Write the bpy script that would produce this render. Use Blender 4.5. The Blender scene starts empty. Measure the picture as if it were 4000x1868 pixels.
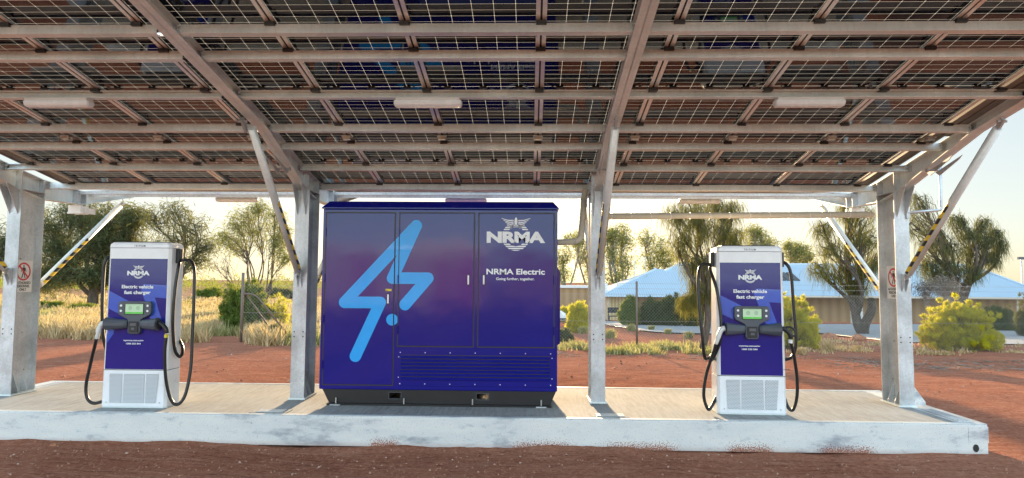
import bpy, math, random
import numpy as np
from mathutils import Vector, Matrix
random.seed(7); rng = np.random.default_rng(7)
R = math.radians
S = bpy.context.scene; C = S.collection

# ------------------------------------------------------------------ camera
FPX, PITCH, YAW, ROLL = 2549.95, .0652, .0291, .0071
O = np.array([0, -7.1788, 1.8])
_f0 = np.array([-math.sin(YAW), math.cos(YAW), 0]); _rt = np.array([math.cos(YAW), math.sin(YAW), 0])
FW = _f0*math.cos(PITCH) + np.array([0, 0, math.sin(PITCH)])
_up = np.array([0, 0, math.cos(PITCH)]) - _f0*math.sin(PITCH)
CXA = _rt*math.cos(ROLL) + _up*math.sin(ROLL); CYA = -_rt*math.sin(ROLL) + _up*math.cos(ROLL)
cam_d = bpy.data.cameras.new('camera'); cam = bpy.data.objects.new('camera', cam_d); C.objects.link(cam)
cam_d.sensor_width = 36; cam_d.lens = FPX/4000*36; cam_d.clip_end = 9000; cam_d.clip_start = .05
M4 = Matrix([[CXA[i], CYA[i], -FW[i], O[i]] for i in range(3)] + [[0, 0, 0, 1]])
cam.matrix_world = M4; S.camera = cam

def ray(px, py): return FW + CXA*(px-2000)/FPX - CYA*(py-934)/FPX
def at(px, py, Y): d = ray(px, py); return O + d*(Y-O[1])/d[1]

# ------------------------------------------------------------------ sky, sun, exposure
sd = ray(1945, 760); SUN_EL = math.atan2(sd[2], math.hypot(sd[0], sd[1])); SUN_AZ = math.atan2(sd[0], sd[1])
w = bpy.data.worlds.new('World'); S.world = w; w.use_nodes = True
nt = w.node_tree; nt.nodes.clear()
sky = nt.nodes.new('ShaderNodeTexSky'); sky.sky_type = 'NISHITA'; sky.sun_disc = False
sky.sun_elevation = SUN_EL; sky.sun_rotation = SUN_AZ; sky.air_density = 1.0; sky.dust_density = 1.2; sky.ozone_density = 1.2; sky.altitude = 500
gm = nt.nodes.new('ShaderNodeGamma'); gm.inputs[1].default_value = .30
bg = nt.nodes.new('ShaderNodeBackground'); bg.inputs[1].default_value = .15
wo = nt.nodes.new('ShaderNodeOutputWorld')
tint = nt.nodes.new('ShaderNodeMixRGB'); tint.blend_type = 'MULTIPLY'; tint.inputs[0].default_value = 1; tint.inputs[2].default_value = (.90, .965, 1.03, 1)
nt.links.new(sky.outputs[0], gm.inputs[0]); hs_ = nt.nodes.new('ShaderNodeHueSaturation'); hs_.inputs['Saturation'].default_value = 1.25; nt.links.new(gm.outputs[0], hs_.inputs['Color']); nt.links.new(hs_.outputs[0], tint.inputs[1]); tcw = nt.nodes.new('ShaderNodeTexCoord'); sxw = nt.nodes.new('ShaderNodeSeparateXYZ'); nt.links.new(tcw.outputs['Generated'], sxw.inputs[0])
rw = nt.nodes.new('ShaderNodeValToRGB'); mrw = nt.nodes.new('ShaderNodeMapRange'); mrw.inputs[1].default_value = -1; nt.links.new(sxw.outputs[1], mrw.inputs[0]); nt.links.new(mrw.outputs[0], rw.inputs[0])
rw.color_ramp.elements[0].position = .2; rw.color_ramp.elements[0].color = (1.28, 1.36, 1.38, 1); rw.color_ramp.elements[1].position = .62; rw.color_ramp.elements[1].color = (.40, .39, .37, 1)  # added fill: sky raised and cooled behind the camera, lowered ahead of it
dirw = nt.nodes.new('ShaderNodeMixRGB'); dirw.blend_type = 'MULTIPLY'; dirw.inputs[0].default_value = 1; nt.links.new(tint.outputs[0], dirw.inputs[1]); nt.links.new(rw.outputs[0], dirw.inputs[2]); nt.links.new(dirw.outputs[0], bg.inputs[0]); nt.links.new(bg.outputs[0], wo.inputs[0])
sl = bpy.data.lights.new('sun', 'SUN'); sl.energy = 1.6; sl.angle = R(1.0); sl.color = (1, .72, .42)
so = bpy.data.objects.new('sun', sl); C.objects.link(so)
so.rotation_euler = Vector(sd).to_track_quat('Z', 'Y').to_euler(); so.location = (0, 30, 20)
S.view_settings.view_transform = 'Standard'; S.view_settings.look = 'None'
S.view_settings.exposure = 3.35; S.view_settings.gamma = 1
S.render.engine = 'CYCLES'

# ------------------------------------------------------------------ material helpers
class N:
    def __init__(s, name):
        s.m = bpy.data.materials.new(name); s.m.use_nodes = True; s.t = s.m.node_tree
        s.b = s.t.nodes['Principled BSDF']; s.out = s.t.nodes['Material Output']
    def n(s, ty, **k):
        x = s.t.nodes.new('ShaderNode'+ty)
        for a, v in k.items(): setattr(x, a, v)
        return x
    def l(s, a, b): s.t.links.new(a, b)
    def set(s, **k):
        for a, v in k.items():
            i = s.b.inputs[{'base': 'Base Color', 'rough': 'Roughness', 'metal': 'Metallic', 'coat': 'Coat Weight', 'coatr': 'Coat Roughness', 'ior': 'IOR', 'spec': 'Specular IOR Level'}[a]]
            i.default_value = (*v, 1) if isinstance(v, tuple) else v
    def co(s, kind='Object'): return s.n('TexCoord').outputs[kind]
    def noise(s, scale, detail=4, rough=.6, vec=None, out='Fac', dist=0):
        x = s.n('TexNoise'); x.inputs['Scale'].default_value = scale; x.inputs['Detail'].default_value = detail
        x.inputs['Roughness'].default_value = rough; x.inputs['Distortion'].default_value = dist
        s.l(vec if vec is not None else s.co(), x.inputs['Vector']); return x.outputs[out]
    def map(s, vec, scale=(1, 1, 1), rot=(0, 0, 0)):
        x = s.n('Mapping'); x.inputs['Scale'].default_value = scale; x.inputs['Rotation'].default_value = rot; s.l(vec, x.inputs['Vector']); return x.outputs[0]
    def ramp(s, fac, *stops):
        x = s.n('ValToRGB'); s.l(fac, x.inputs[0]); e = x.color_ramp.elements
        while len(e) < len(stops): e.new(.5)
        for el, (p, c) in zip(e, stops): el.position = p; el.color = (*c, 1) if len(c) == 3 else c
        return x.outputs[0]
    def mix(s, fac, a, b, ty='MIX'):
        x = s.n('MixRGB', blend_type=ty)
        for i, v in ((0, fac), (1, a), (2, b)):
            if isinstance(v, (int, float)): x.inputs[i].default_value = v
            elif isinstance(v, tuple): x.inputs[i].default_value = (*v, 1)
            else: s.l(v, x.inputs[i])
        return x.outputs[0]
    def math(s, op, a, b=None, clamp=False):
        x = s.n('Math', operation=op, use_clamp=clamp)
        for i, v in ((0, a), (1, b)):
            if v is None: continue
            if isinstance(v, (int, float)): x.inputs[i].default_value = v
            else: s.l(v, x.inputs[i])
        return x.outputs[0]
    def bump(s, h, strength=.3, dist=.01):
        x = s.n('Bump'); x.inputs['Strength'].default_value = strength; x.inputs['Distance'].default_value = dist
        s.l(h, x.inputs['Height']); s.l(x.outputs[0], s.b.inputs['Normal'])
M = {}
def flat(name, base, rough=.5, metal=0, **k):
    a = N(name); a.set(base=base, rough=rough, metal=metal, **k)
    nz = a.noise(6, 5); c = a.mix(nz, tuple(x*.82 for x in base), tuple(min(1, x*1.12) for x in base)); a.l(c, a.b.inputs['Base Color'])
    rr = a.n('MapRange'); a.l(nz, rr.inputs[0]); rr.inputs[3].default_value = max(0, rough-.07); rr.inputs[4].default_value = min(1, rough+.1); a.l(rr.outputs[0], a.b.inputs['Roughness'])
    M[name] = a.m; return a
def galv(name, base, rough, metal, stain=.25):
    a = N(name); a.set(metal=metal)
    g = a.co('Object')
    big = a.noise(2.2, 5, .6, g); sp = a.n('TexVoronoi'); sp.inputs['Scale'].default_value = 60; a.l(g, sp.inputs['Vector'])
    c = a.mix(.22, tuple(base), sp.outputs['Color'], 'OVERLAY')
    hue = a.n('HueSaturation'); hue.inputs['Saturation'].default_value = .35; a.l(c, hue.inputs['Color'])
    st = a.ramp(big, (.38, (1-stain,)*3), (.62, (1, 1, 1)))
    c = a.mix(1.0, hue.outputs[0], st, 'MULTIPLY')
    fine = a.noise(25, 4, .7, a.map(g, (1, 1, .15)))
    c = a.mix(a.ramp(fine, (.45, (0, 0, 0)), (.8, (.35,)*3)), c, tuple(x*.55 for x in base))
    a.l(c, a.b.inputs['Base Color'])
    rr = a.n('MapRange'); a.l(big, rr.inputs[0]); rr.inputs[3].default_value = rough-.1; rr.inputs[4].default_value = rough+.15; a.l(rr.outputs[0], a.b.inputs['Roughness'])
    a.bump(fine, .15, .004); M[name] = a.m; return a
galv('galvanised', (.58, .63, .66), .38, .45, .35)
galv('galvanised_dull', (.74, .90, .86), .42, .3, .2)  # green lean in the base colour offsets red light bounced off the ground
galv('galvanised_warm_lit', (.60, .52, .40), .5, .2, .25)  # same steel, with the warm light on the rear beams put into its colour
galv('alu_frame', (.95, .90, .80), .32, .45, .05)

# slab channel: galvanised with grey smudges and red dust thrown up along the foot
a = N('channel_steel'); a.set(metal=.3, rough=.5)
g = a.co('Object'); n1 = a.noise(1.1, 6, .65, a.map(g, (1, 1, 3))); n2 = a.noise(5, 5, .7, a.map(g, (1, 1, 2)))
c = a.ramp(n1, (.36, (.36, .39, .42)), (.46, (.66, .68, .67)), (.6, (.73, .74, .71)), (.75, (.64, .66, .66)))
c = a.mix(a.ramp(n2, (.58, (0, 0, 0)), (.68, (.55,)*3)), c, (.36, .42, .46))
sx = a.n('SeparateXYZ'); a.l(g, sx.inputs[0])
n3 = a.noise(70, 3, .8, g); n4 = a.noise(2.4, 2, .5, a.map(g, (1, 0, 0)))
h = a.math('SUBTRACT', .125, a.math('MULTIPLY', sx.outputs[2], 1.0)); h = a.math('MULTIPLY', h, 9, True)
wsum = None
for px_, wd in ((2120, .42), (2500, .50), (2930, .32), (3310, .38), (1500, .2)):
    x_ = at(px_, 1740, 0)[0]; q = a.math('SUBTRACT', 1.0, a.math('DIVIDE', a.math('ABSOLUTE', a.math('SUBTRACT', sx.outputs[0], float(x_))), wd), True)
    wsum = q if wsum is None else a.math('MAXIMUM', wsum, q)
h = a.math('MULTIPLY', h, a.math('MULTIPLY', wsum, 2.2, True))
dust = a.math('GREATER_THAN', a.math('ADD', n3, a.math('MULTIPLY', h, .20)), .635)
c = a.mix(dust, c, (.30, .10, .055))
foot = a.math('MULTIPLY', a.math('SUBTRACT', .06, sx.outputs[2]), 12, True)
c = a.mix(a.math('MULTIPLY', foot, .55), c, (.34, .19, .13))
a.l(c, a.b.inputs['Base Color']); a.bump(n2, .1, .004); M['channel'] = a.m

a = N('concrete'); a.set(rough=.9, spec=.2)
g = a.co('Object'); n1 = a.noise(.8, 6, .7, g); n2 = a.noise(30, 4, .75, a.map(g, (1, .10, 1), (0, 0, R(28)))); n3 = a.noise(2.6, 7, .75, g); n4 = a.noise(70, 3, .8, g)
c = a.ramp(n1, (.34, (.22, .23, .23)), (.5, (.32, .33, .325)), (.68, (.42, .43, .42)))
c = a.mix(.4, c, a.ramp(n2, (.32, (.15, .155, .155)), (.68, (.50, .51, .50))))
c = a.mix(a.ramp(n3, (.52, (0, 0, 0)), (.72, (.35,)*3)), c, (.32, .23, .17))
c = a.mix(a.ramp(n4, (.3, (.4,)*3), (.42, (0, 0, 0))), c, (.10, .09, .08))
a.l(c, a.b.inputs['Base Color']); a.bump(n2, .6, .006); M['concrete'] = a.m

# red earth
a = N('red_earth'); a.set(rough=1.0, spec=.0)
g = a.co('Object'); sx = a.n('SeparateXYZ'); a.l(g, sx.inputs[0])
n1 = a.noise(.35, 6, .6, g); n2 = a.noise(6, 6, .75, g); n3 = a.noise(60, 4, .8, g); tr = a.noise(1.3, 5, .65, a.map(g, (.12, 2.2, 1), (0, 0, R(4))))
c = a.ramp(n1, (.3, (0.273, 0.089, 0.049)), (.55, (0.376, 0.139, 0.081)), (.75, (0.457, 0.206, 0.131)))
c = a.mix(a.ramp(tr, (.42, (0, 0, 0)), (.6, (.55,)*3)), c, (0.479, 0.219, 0.142))
c = a.mix(.45, c, a.ramp(n2, (.3, (0.228, 0.086, 0.058)), (.7, (0.479, 0.226, 0.142))), 'MIX')
c = a.mix(a.ramp(n3, (.60, (0, 0, 0)), (.72, (.55,)*3)), c, (0.535, 0.368, 0.312))
c = a.mix(a.ramp(n3, (.30, (.6,)*3), (.42, (0, 0, 0))), c, (0.125, 0.046, 0.032))
# dry grass litter colour far out
far = a.n('MapRange'); a.l(sx.outputs[1], far.inputs[0]); far.inputs[1].default_value = 11; far.inputs[2].default_value = 26
gn = a.noise(.55, 5, .6, g); gm_ = a.math('ADD', gn, a.math('MULTIPLY', far.outputs[0], .14))
c = a.mix(a.math('MULTIPLY', a.ramp(gm_, (.56, (0, 0, 0)), (.68, (1, 1, 1))), a.math('MULTIPLY', a.math('MULTIPLY', far.outputs[0], 2.5, True), a.math('MULTIPLY', a.math('SUBTRACT', a.math('MULTIPLY', a.math('ADD', sx.outputs[1], 7.0), -.22), sx.outputs[0]), .5, True))), c, a.ramp(n2, (.3, (.33, .22, .12)), (.7, (.55, .40, .23))))
a.l(c, a.b.inputs['Base Color'])
cr_ = a.noise(1.6, 6, .75, a.map(g, (.9, 6.5, 1), (0, 0, R(3)))); c = a.mix(a.ramp(cr_, (.36, (.75,)*3), (.44, (0, 0, 0))), c, (0.167, 0.070, 0.046)); c = a.mix(a.ramp(cr_, (.56, (0, 0, 0)), (.66, (.5,)*3)), c, (0.549, 0.324, 0.232))
n5 = a.noise(22, 3, .7, g); c = a.mix(a.ramp(n5, (.54, (0, 0, 0)), (.66, (.45,)*3)), c, (0.548, 0.305, 0.213)); c = a.mix(a.ramp(n5, (.34, (.5,)*3), (.46, (0, 0, 0))), c, (0.171, 0.066, 0.049)); a.l(c, a.b.inputs['Base Color'])
hh = a.math('ADD', a.math('ADD', a.math('MULTIPLY', cr_, .9), a.math('MULTIPLY', tr, 1.2)), a.math('ADD', a.math('MULTIPLY', n2, .5), a.math('MULTIPLY', n3, .22))); a.bump(hh, .9, .05); M['earth'] = a.m
a = N('gravel'); a.set(rough=.9); g = a.co('Object'); n3 = a.noise(40, 3, .8, g); n1 = a.noise(1, 4, .6, g)
c = a.mix(.5, a.ramp(n3, (.3, (.16, .17, .18)), (.7, (.46, .48, .50))), a.ramp(n1, (.3, (.30, .28, .27)), (.7, (.40, .41, .42)))); a.l(c, a.b.inputs['Base Color']); a.bump(n3, .7, .03); M['gravel'] = a.m
a = N('stone'); a.set(rough=.85); n1 = a.noise(7, 6, .7)
a.l(a.ramp(n1, (.3, (.22, .075, .035)), (.6, (.42, .18, .09)), (.8, (.5, .33, .22))), a.b.inputs['Base Color']); a.bump(n1, .7, .03); M['stone'] = a.m
a = N('pebble'); a.set(rough=.85); gi = a.n('NewGeometry').outputs['Random Per Island']
a.l(a.ramp(gi, (0, (.22, .08, .045)), (.45, (.36, .16, .09)), (.9, (.42, .25, .17)), (1, (.56, .42, .34))), a.b.inputs['Base Color']); M['pebble'] = a.m

# solar laminate seen from below: black half cells, gaps that let the sky through
def laminate():
    a = N('solar_laminate'); g = a.co('Object'); sx = a.n('SeparateXYZ'); a.l(g, sx.inputs[0])
    def line(c, pitch, wd):
        t = a.math('DIVIDE', c, pitch); fr = a.math('FRACT', a.math('ADD', t, 100.0)); d = a.math('ABSOLUTE', a.math('SUBTRACT', fr, .5))
        dd = a.math('MULTIPLY', a.math('SUBTRACT', .5, d), pitch); return a.math('LESS_THAN', dd, wd), dd
    lx, dx = line(sx.outputs[0], .1655, .0009); ly, dy = line(a.math('ADD', sx.outputs[1], .0), .0765, .0008)
    l2, dy2 = line(sx.outputs[1], .153, .001)
    dia = a.math('LESS_THAN', a.math('ADD', dx, dy2), .0055)
    lines = a.math('MAXIMUM', a.math('MAXIMUM', lx, ly), dia)
    midl = a.math('LESS_THAN', a.math('ABSOLUTE', sx.outputs[1]), .0018)
    lines = a.math('MAXIMUM', lines, midl)
    inx = a.math('LESS_THAN', a.math('ABSOLUTE', sx.outputs[0]), .4985); iny = a.math('LESS_THAN', a.math('ABSOLUTE', sx.outputs[1]), .915)
    lines = a.math('MULTIPLY', lines, a.math('MULTIPLY', inx, iny))
    a.set(rough=.06, ior=1.5); nz = a.noise(3, 3)
    cell = a.mix(nz, (.004, .006, .018), (.007, .010, .028)); a.l(cell, a.b.inputs['Base Color'])
    # fine grid of busbars dulls the reflection a little
    a.l(a.ramp(a.noise(14, 4), (.3, (.02,)*3), (.75, (.05,)*3)), a.b.inputs['Roughness'])
    t = a.n('BsdfTranslucent'); t.inputs[0].default_value = (.62, .58, .50, 1); di = a.n('BsdfDiffuse'); di.inputs[0].default_value = (.75, .7, .62, 1)
    m1 = a.n('MixShader'); m1.inputs[0].default_value = .3; a.l(t.outputs[0], m1.inputs[1]); a.l(di.outputs[0], m1.inputs[2])
    m2 = a.n('MixShader'); a.l(lines, m2.inputs[0]); a.l(a.b.outputs[0], m2.inputs[1]); a.l(m1.outputs[0], m2.inputs[2]); a.l(m2.outputs[0], a.out.inputs[0])
    M['laminate'] = a.m
laminate()

flat('black_plastic', (.018, .018, .02), .45)
flat('charcoal_plastic', (.075, .086, .105), .38)
flat('bronze_trim', (.22, .20, .17), .5, .3)
flat('rubber', (.012, .012, .013), .35)
flat('light_plastic', (.72, .70, .66), .35)
flat('diffuser', (.86, .96, 1.0), .25)
flat('white_paint', (.86, .87, .88), .28, coat=.4)
flat('white_connector', (.72, .72, .68), .4)
flat('bolt_steel', (.6, .58, .55), .35, .9)
flat('tan_wrap', (.62, .56, .44), .8)
flat('timber', (.30, .25, .20), .8)
flat('sign_white', (.80, .78, .74), .4)
flat('sign_red', (.62, .035, .05), .4)
flat('sign_black', (.02, .02, .02), .4)
flat('tape_yellow', (.75, .52, .03), .4)
flat('decal_white', (.86, .88, .88), .35)
flat('decal_blue', (.0, .37, .90), .4, coat=.25)
flat('panel_blue', (.02, .09, .52), .2, coat=.8)
flat('letter_grey', (.10, .10, .11), .4)
flat('skid_black', (.010, .010, .011), .4)
flat('screen_green', (.12, .45, .05), .15)
flat('label_yellow', (.75, .6, .03), .5)
a = N('hazard_tape'); sx = a.n('SeparateXYZ'); a.l(a.co('Object'), sx.inputs[0])
st = a.math('FRACT', a.math('ADD', a.math('DIVIDE', a.math('ADD', sx.outputs[2], a.math('MULTIPLY', sx.outputs[0], .5)), .115), 50.0))
a.l(a.mix(a.math('GREATER_THAN', st, .5), (.02, .02, .02), (.80, .56, .03)), a.b.inputs['Base Color']); a.set(rough=.4); M['hazard_tape'] = a.m
def paint(name, base):
    a = N(name); a.set(base=base, rough=.55, coat=1.0, coatr=.10, ior=1.4); a.b.inputs['Coat IOR'].default_value = 1.43; a.set(spec=.2)
    nz = a.noise(1.5, 3); a.l(a.mix(nz, tuple(x*.9 for x in base), tuple(x*1.1 for x in base)), a.b.inputs['Base Color'])
    x = a.n('Bump'); x.inputs['Strength'].default_value = .12; x.inputs['Distance'].default_value = .02
    a.l(a.noise(2.2, 2), x.inputs['Height']); a.l(x.outputs[0], a.b.inputs['Coat Normal']); a.l(x.outputs[0], a.b.inputs['Normal'])
    M[name] = a.m
paint('cabinet_paint', (.003, .005, .19)); paint('charger_paint', (.010, .008, .19))
a = N('screen'); a.b.inputs['Base Color'].default_value = (.12, .22, .13, 1); a.b.inputs['Emission Color'].default_value = (.62, .85, .62, 1); a.b.inputs['Emission Strength'].default_value = .055; a.set(rough=.1); M['screen'] = a.m
a = N('screen_bar'); a.b.inputs['Base Color'].default_value = (.05, .3, .05, 1); a.b.inputs['Emission Color'].default_value = (.08, .48, .05, 1); a.b.inputs['Emission Strength'].default_value = .06; a.set(rough=.1); M['screen_bar'] = a.m
# perforated grille: staggered round holes
a = N('perforated_sheet'); g = a.co('Object'); v = a.map(g, (1/.0165, 0, 1/.0143)); sx = a.n('SeparateXYZ'); a.l(v, sx.inputs[0])
row = a.math('FLOOR', sx.outputs[2]); odd = a.math('MULTIPLY', a.math('MODULO', a.math('ABSOLUTE', row), 2.0), .5)
fx = a.math('SUBTRACT', a.math('FRACT', a.math('ADD', sx.outputs[0], a.math('ADD', odd, 200.0))), .5); fz = a.math('SUBTRACT', a.math('FRACT', a.math('ADD', sx.outputs[2], 200.0)), .5)
rr = a.math('SQRT', a.math('ADD', a.math('MULTIPLY', fx, fx), a.math('MULTIPLY', fz, fz))); hole = a.math('LESS_THAN', rr, .34)
a.l(a.mix(hole, (.72, .74, .76), (.10, .13, .14)), a.b.inputs['Base Color']); a.set(rough=.35); M['perforated'] = a.m

def leafmat(name, c1, c2, c3, tr=.45):
    a = N(name); gi = a.n('NewGeometry').outputs['Random Per Island']
    nz = a.noise(1.1, 3, .6, a.co('Object')); f = a.math('ADD', a.math('MULTIPLY', gi, .55), a.math('MULTIPLY', nz, .55))
    col = a.ramp(f, (.2, c1), (.5, c2), (.85, c3)); a.l(col, a.b.inputs['Base Color']); a.set(rough=.8, spec=.06)
    t = a.n('BsdfTranslucent'); a.l(a.mix(.35, col, (.5, .45, .06), 'MIX'), t.inputs[0]); mx = a.n('MixShader'); mx.inputs[0].default_value = tr
    a.l(a.b.outputs[0], mx.inputs[1]); a.l(t.outputs[0], mx.inputs[2]); a.l(mx.outputs[0], a.out.inputs[0]); M[name] = a.m
leafmat('casuarina_leaf', (.035, .055, .030), (.075, .10, .05), (.17, .17, .075), .32)
leafmat('weeping_leaf', (.05, .065, .025), (.11, .12, .04), (.24, .21, .06), .4)
leafmat('gum_leaf', (.06, .10, .04), (.15, .19, .07), (.36, .34, .11), .5)
leafmat('bright_leaf', (.30, .30, .015), (.60, .56, .03), (.80, .70, .07), .6)
leafmat('green_leaf', (.04, .08, .02), (.11, .18, .04), (.24, .30, .07), .45)
leafmat('dark_leaf', (.025, .045, .02), (.05, .085, .035), (.11, .14, .05), .35)
leafmat('dry_grass', (.34, .23, .12), (.56, .41, .23), (.74, .58, .36), .35)
leafmat('green_grass', (.17, .19, .08), (.34, .33, .14), (.55, .49, .25), .4)
leafmat('dead_twig', (.13, .10, .08), (.22, .18, .15), (.34, .30, .26), .05)
a = N('bark'); a.set(rough=.9); g = a.co('Object'); n1 = a.noise(12, 5, .7, a.map(g, (1, 1, .2))); a.l(a.ramp(n1, (.3, (.045, .033, .025)), (.7, (.16, .12, .09))), a.b.inputs['Base Color']); a.bump(n1, .8, .03); M['bark'] = a.m
a = N('bark_pale'); a.set(rough=.85); n1 = a.noise(6, 5, .7, a.map(a.co('Object'), (1, 1, .3))); a.l(a.ramp(n1, (.3, (.14, .11, .09)), (.7, (.38, .33, .28))), a.b.inputs['Base Color']); M['bark_pale'] = a.m
a = N('roof_iron'); g = a.co('Object'); wv = a.n('TexWave'); wv.inputs['Scale'].default_value = 1.6; wv.inputs['Distortion'].default_value = 0; a.l(a.map(g, (1, 0, 0)), wv.inputs['Vector'])
a.l(a.mix(a.ramp(wv.outputs['Fac'], (.3, (0,)*3), (.7, (.35,)*3)), a.mix(a.noise(.5, 4), (.42, .55, .66), (.54, .66, .74)), (.20, .33, .46)), a.b.inputs['Base Color']); a.set(rough=.4, metal=.25); a.bump(wv.outputs['Fac'], .4, .03); M['roof_iron'] = a.m
def boards(name, c1, c2, sc):
    a = N(name); g = a.co('Object'); wv = a.n('TexWave'); wv.inputs['Scale'].default_value = sc; a.l(a.map(g, (1, 0, 0)), wv.inputs['Vector'])
    a.l(a.mix(wv.outputs['Fac'], c1, c2), a.b.inputs['Base Color']); a.set(rough=.8); M[name] = a.m
boards('cream_boards', (.55, .40, .20), (.78, .62, .36), 1.1); boards('tan_wall', (.30, .19, .09), (.40, .26, .13), .4)
flat('red_facade', (.50, .06, .05), .6); flat('cream_facade', (.55, .46, .36), .7); flat('brown_facade', (.32, .2, .14), .7)
flat('car_white', (.75, .77, .78), .25, coat=.8); flat('car_glass', (.03, .04, .05), .08); flat('roof_cap_metal', (.62, .70, .76), .4, .2); flat('wire', (.34, .31, .26), .6, .2); flat('rust_post', (.20, .15, .12), .7, .3)

# ------------------------------------------------------------------ mesh helpers
class MB:
    def __init__(s): s.v = []; s.f = []; s.p = []
    def add(s, vs, fs):
        o = len(s.v); s.p.append((o, len(s.f))); s.v += [tuple(map(float, v)) for v in vs]; s.f += [tuple(i+o for i in f) for f in fs]; return s
    def box(s, x0, x1, y0, y1, z0, z1):
        return s.add([(x0, y0, z0), (x1, y0, z0), (x1, y1, z0), (x0, y1, z0), (x0, y0, z1), (x1, y0, z1), (x1, y1, z1), (x0, y1, z1)],
                     [(0, 3, 2, 1), (4, 5, 6, 7), (0, 1, 5, 4), (1, 2, 6, 5), (2, 3, 7, 6), (3, 0, 4, 7)])
    def prism(s, poly, ax, a, b):   # polygon in the two other axes, extruded along ax from a to b
        n = len(poly)
        def P(u, v, t): return {'x': (t, u, v), 'y': (u, t, v), 'z': (u, v, t)}[ax]
        vs = [P(u, v, a) for u, v in poly] + [P(u, v, b) for u, v in poly]
        return s.add(vs, [tuple(range(n))[::-1], tuple(range(n, 2*n))] + [(i, (i+1) % n, n+(i+1) % n, n+i) for i in range(n)])
    def loft(s, rings, cap=True):
        n = len(rings[0]); vs = [p for r in rings for p in r]; fs = []
        for k in range(len(rings)-1):
            for i in range(n): fs.append((k*n+i, k*n+(i+1) % n, (k+1)*n+(i+1) % n, (k+1)*n+i))
        if cap: fs += [tuple(range(n))[::-1], tuple(range((len(rings)-1)*n, len(rings)*n))]
        return s.add(vs, fs)
    def tube(s, pts, r, n=8, cap=True):
        pts = [Vector(p) for p in pts]; rs = r if isinstance(r, (list, tuple)) else [r]*len(pts); rings = []; u = None
        for i, p in enumerate(pts):
            t = (pts[min(i+1, len(pts)-1)] - pts[max(i-1, 0)]).normalized()
            if u is None: u = t.orthogonal().normalized()
            u = (u - t*u.dot(t)); u = u.normalized() if u.length > 1e-6 else t.orthogonal().normalized(); v = t.cross(u)
            rings.append([p + (u*math.cos(2*math.pi*k/n) + v*math.sin(2*math.pi*k/n))*rs[i] for k in range(n)])
        return s.loft(rings, cap)
    def each(s, name, mat, parent=None, **k):
        P = s.p + [(len(s.v), len(s.f))]; out = []
        for (v0, f0), (v1, f1) in zip(P, P[1:]):
            m = MB(); m.add(s.v[v0:v1], [tuple(i-v0 for i in f) for f in s.f[f0:f1]]); out.append(m.build(name, mat, parent, **k))
        return out
    def build(s, name, mat, parent=None, smooth=False, bevel=0, seg=2):
        off = Vector(parent_world(parent)) if parent else Vector((0, 0, 0))
        me = bpy.data.meshes.new(name); me.from_pydata([tuple(Vector(v)-off) for v in s.v], [], s.f); me.update()
        me.materials.append(M[mat]); o = bpy.data.objects.new(name, me); C.objects.link(o)
        if smooth: me.polygons.foreach_set('use_smooth', [True]*len(me.polygons))
        if bevel:
            b = o.modifiers.new('bevel', 'BEVEL'); b.width = bevel; b.segments = seg; b.limit_method = 'ANGLE'; b.angle_limit = R(35)
        if parent: o.parent = parent
        return o
def parent_world(p):
    v = Vector((0, 0, 0))
    while p is not None: v += p.location; p = p.parent
    return v
def tag(o, label=None, cat=None, group=None, kind=None):
    for k, v in (('label', label), ('category', cat), ('group', group), ('kind', kind)):
        if v: o[k] = v
    return o
def empty(name, loc=(0, 0, 0), label=None, cat=None, group=None):
    o = bpy.data.objects.new(name, None); o.location = loc; o.empty_display_size = .2; C.objects.link(o); return tag(o, label, cat, group)
KIDS = {}
def copy_tree(o, parent=None):
    c = o.copy(); C.objects.link(c); c.parent = parent
    for ch in list(o.children): copy_tree(ch, c)
    return c
def quads(name, V, mat, parent=None, tri=False):
    """V: (n,4,3) array of separate quads"""
    k = 3 if tri else 4; V = np.asarray(V, dtype=np.float32).reshape(-1, k, 3)
    if parent: V = V - np.array(parent_world(parent), dtype=np.float32)
    n = len(V); me = bpy.data.meshes.new(name); me.vertices.add(n*k); me.vertices.foreach_set('co', V.ravel())
    me.loops.add(n*k); me.loops.foreach_set('vertex_index', np.arange(n*k, dtype=np.int32))
    me.polygons.add(n); me.polygons.foreach_set('loop_start', np.arange(0, n*k, k, dtype=np.int32)); me.polygons.foreach_set('loop_total', np.full(n, k, dtype=np.int32))
    me.update(); me.validate(); me.materials.append(M[mat]); o = bpy.data.objects.new(name, me); C.objects.link(o)
    if parent: o.parent = parent
    return o
def text(s, size, mat, parent, cx, y, z, bold=0, sx=1, name='lettering', plane='xz', align='CENTER', space=1, depth=.0004, flip=1):
    cu = bpy.data.curves.new('t', 'FONT'); cu.body = s; cu.size = size; cu.offset = bold; cu.align_x = align; cu.space_character = space; cu.resolution_u = 4; cu.extrude = depth
    t = bpy.data.objects.new('t', cu); C.objects.link(t); dg = bpy.context.evaluated_depsgraph_get(); me = bpy.data.meshes.new_from_object(t.evaluated_get(dg))
    C.objects.unlink(t); bpy.data.objects.remove(t)
    n = len(me.vertices); co = np.empty(n*3); me.vertices.foreach_get('co', co); co = co.reshape(-1, 3)
    if plane == 'xz': P = np.stack([cx+co[:, 0]*sx, y-co[:, 2], z+co[:, 1]], 1)
    else: P = np.stack([cx+co[:, 2]*flip, y+co[:, 0]*sx*flip, z+co[:, 1]], 1)   # on a plane facing x
    if parent: P = P - np.array(parent_world(parent))
    me.vertices.foreach_set('co', P.ravel()); me.update(); me.name = name; me.materials.clear(); me.materials.append(M[mat])
    o = bpy.data.objects.new(name, me); C.objects.link(o)
    if parent: o.parent = parent
    return o

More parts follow.
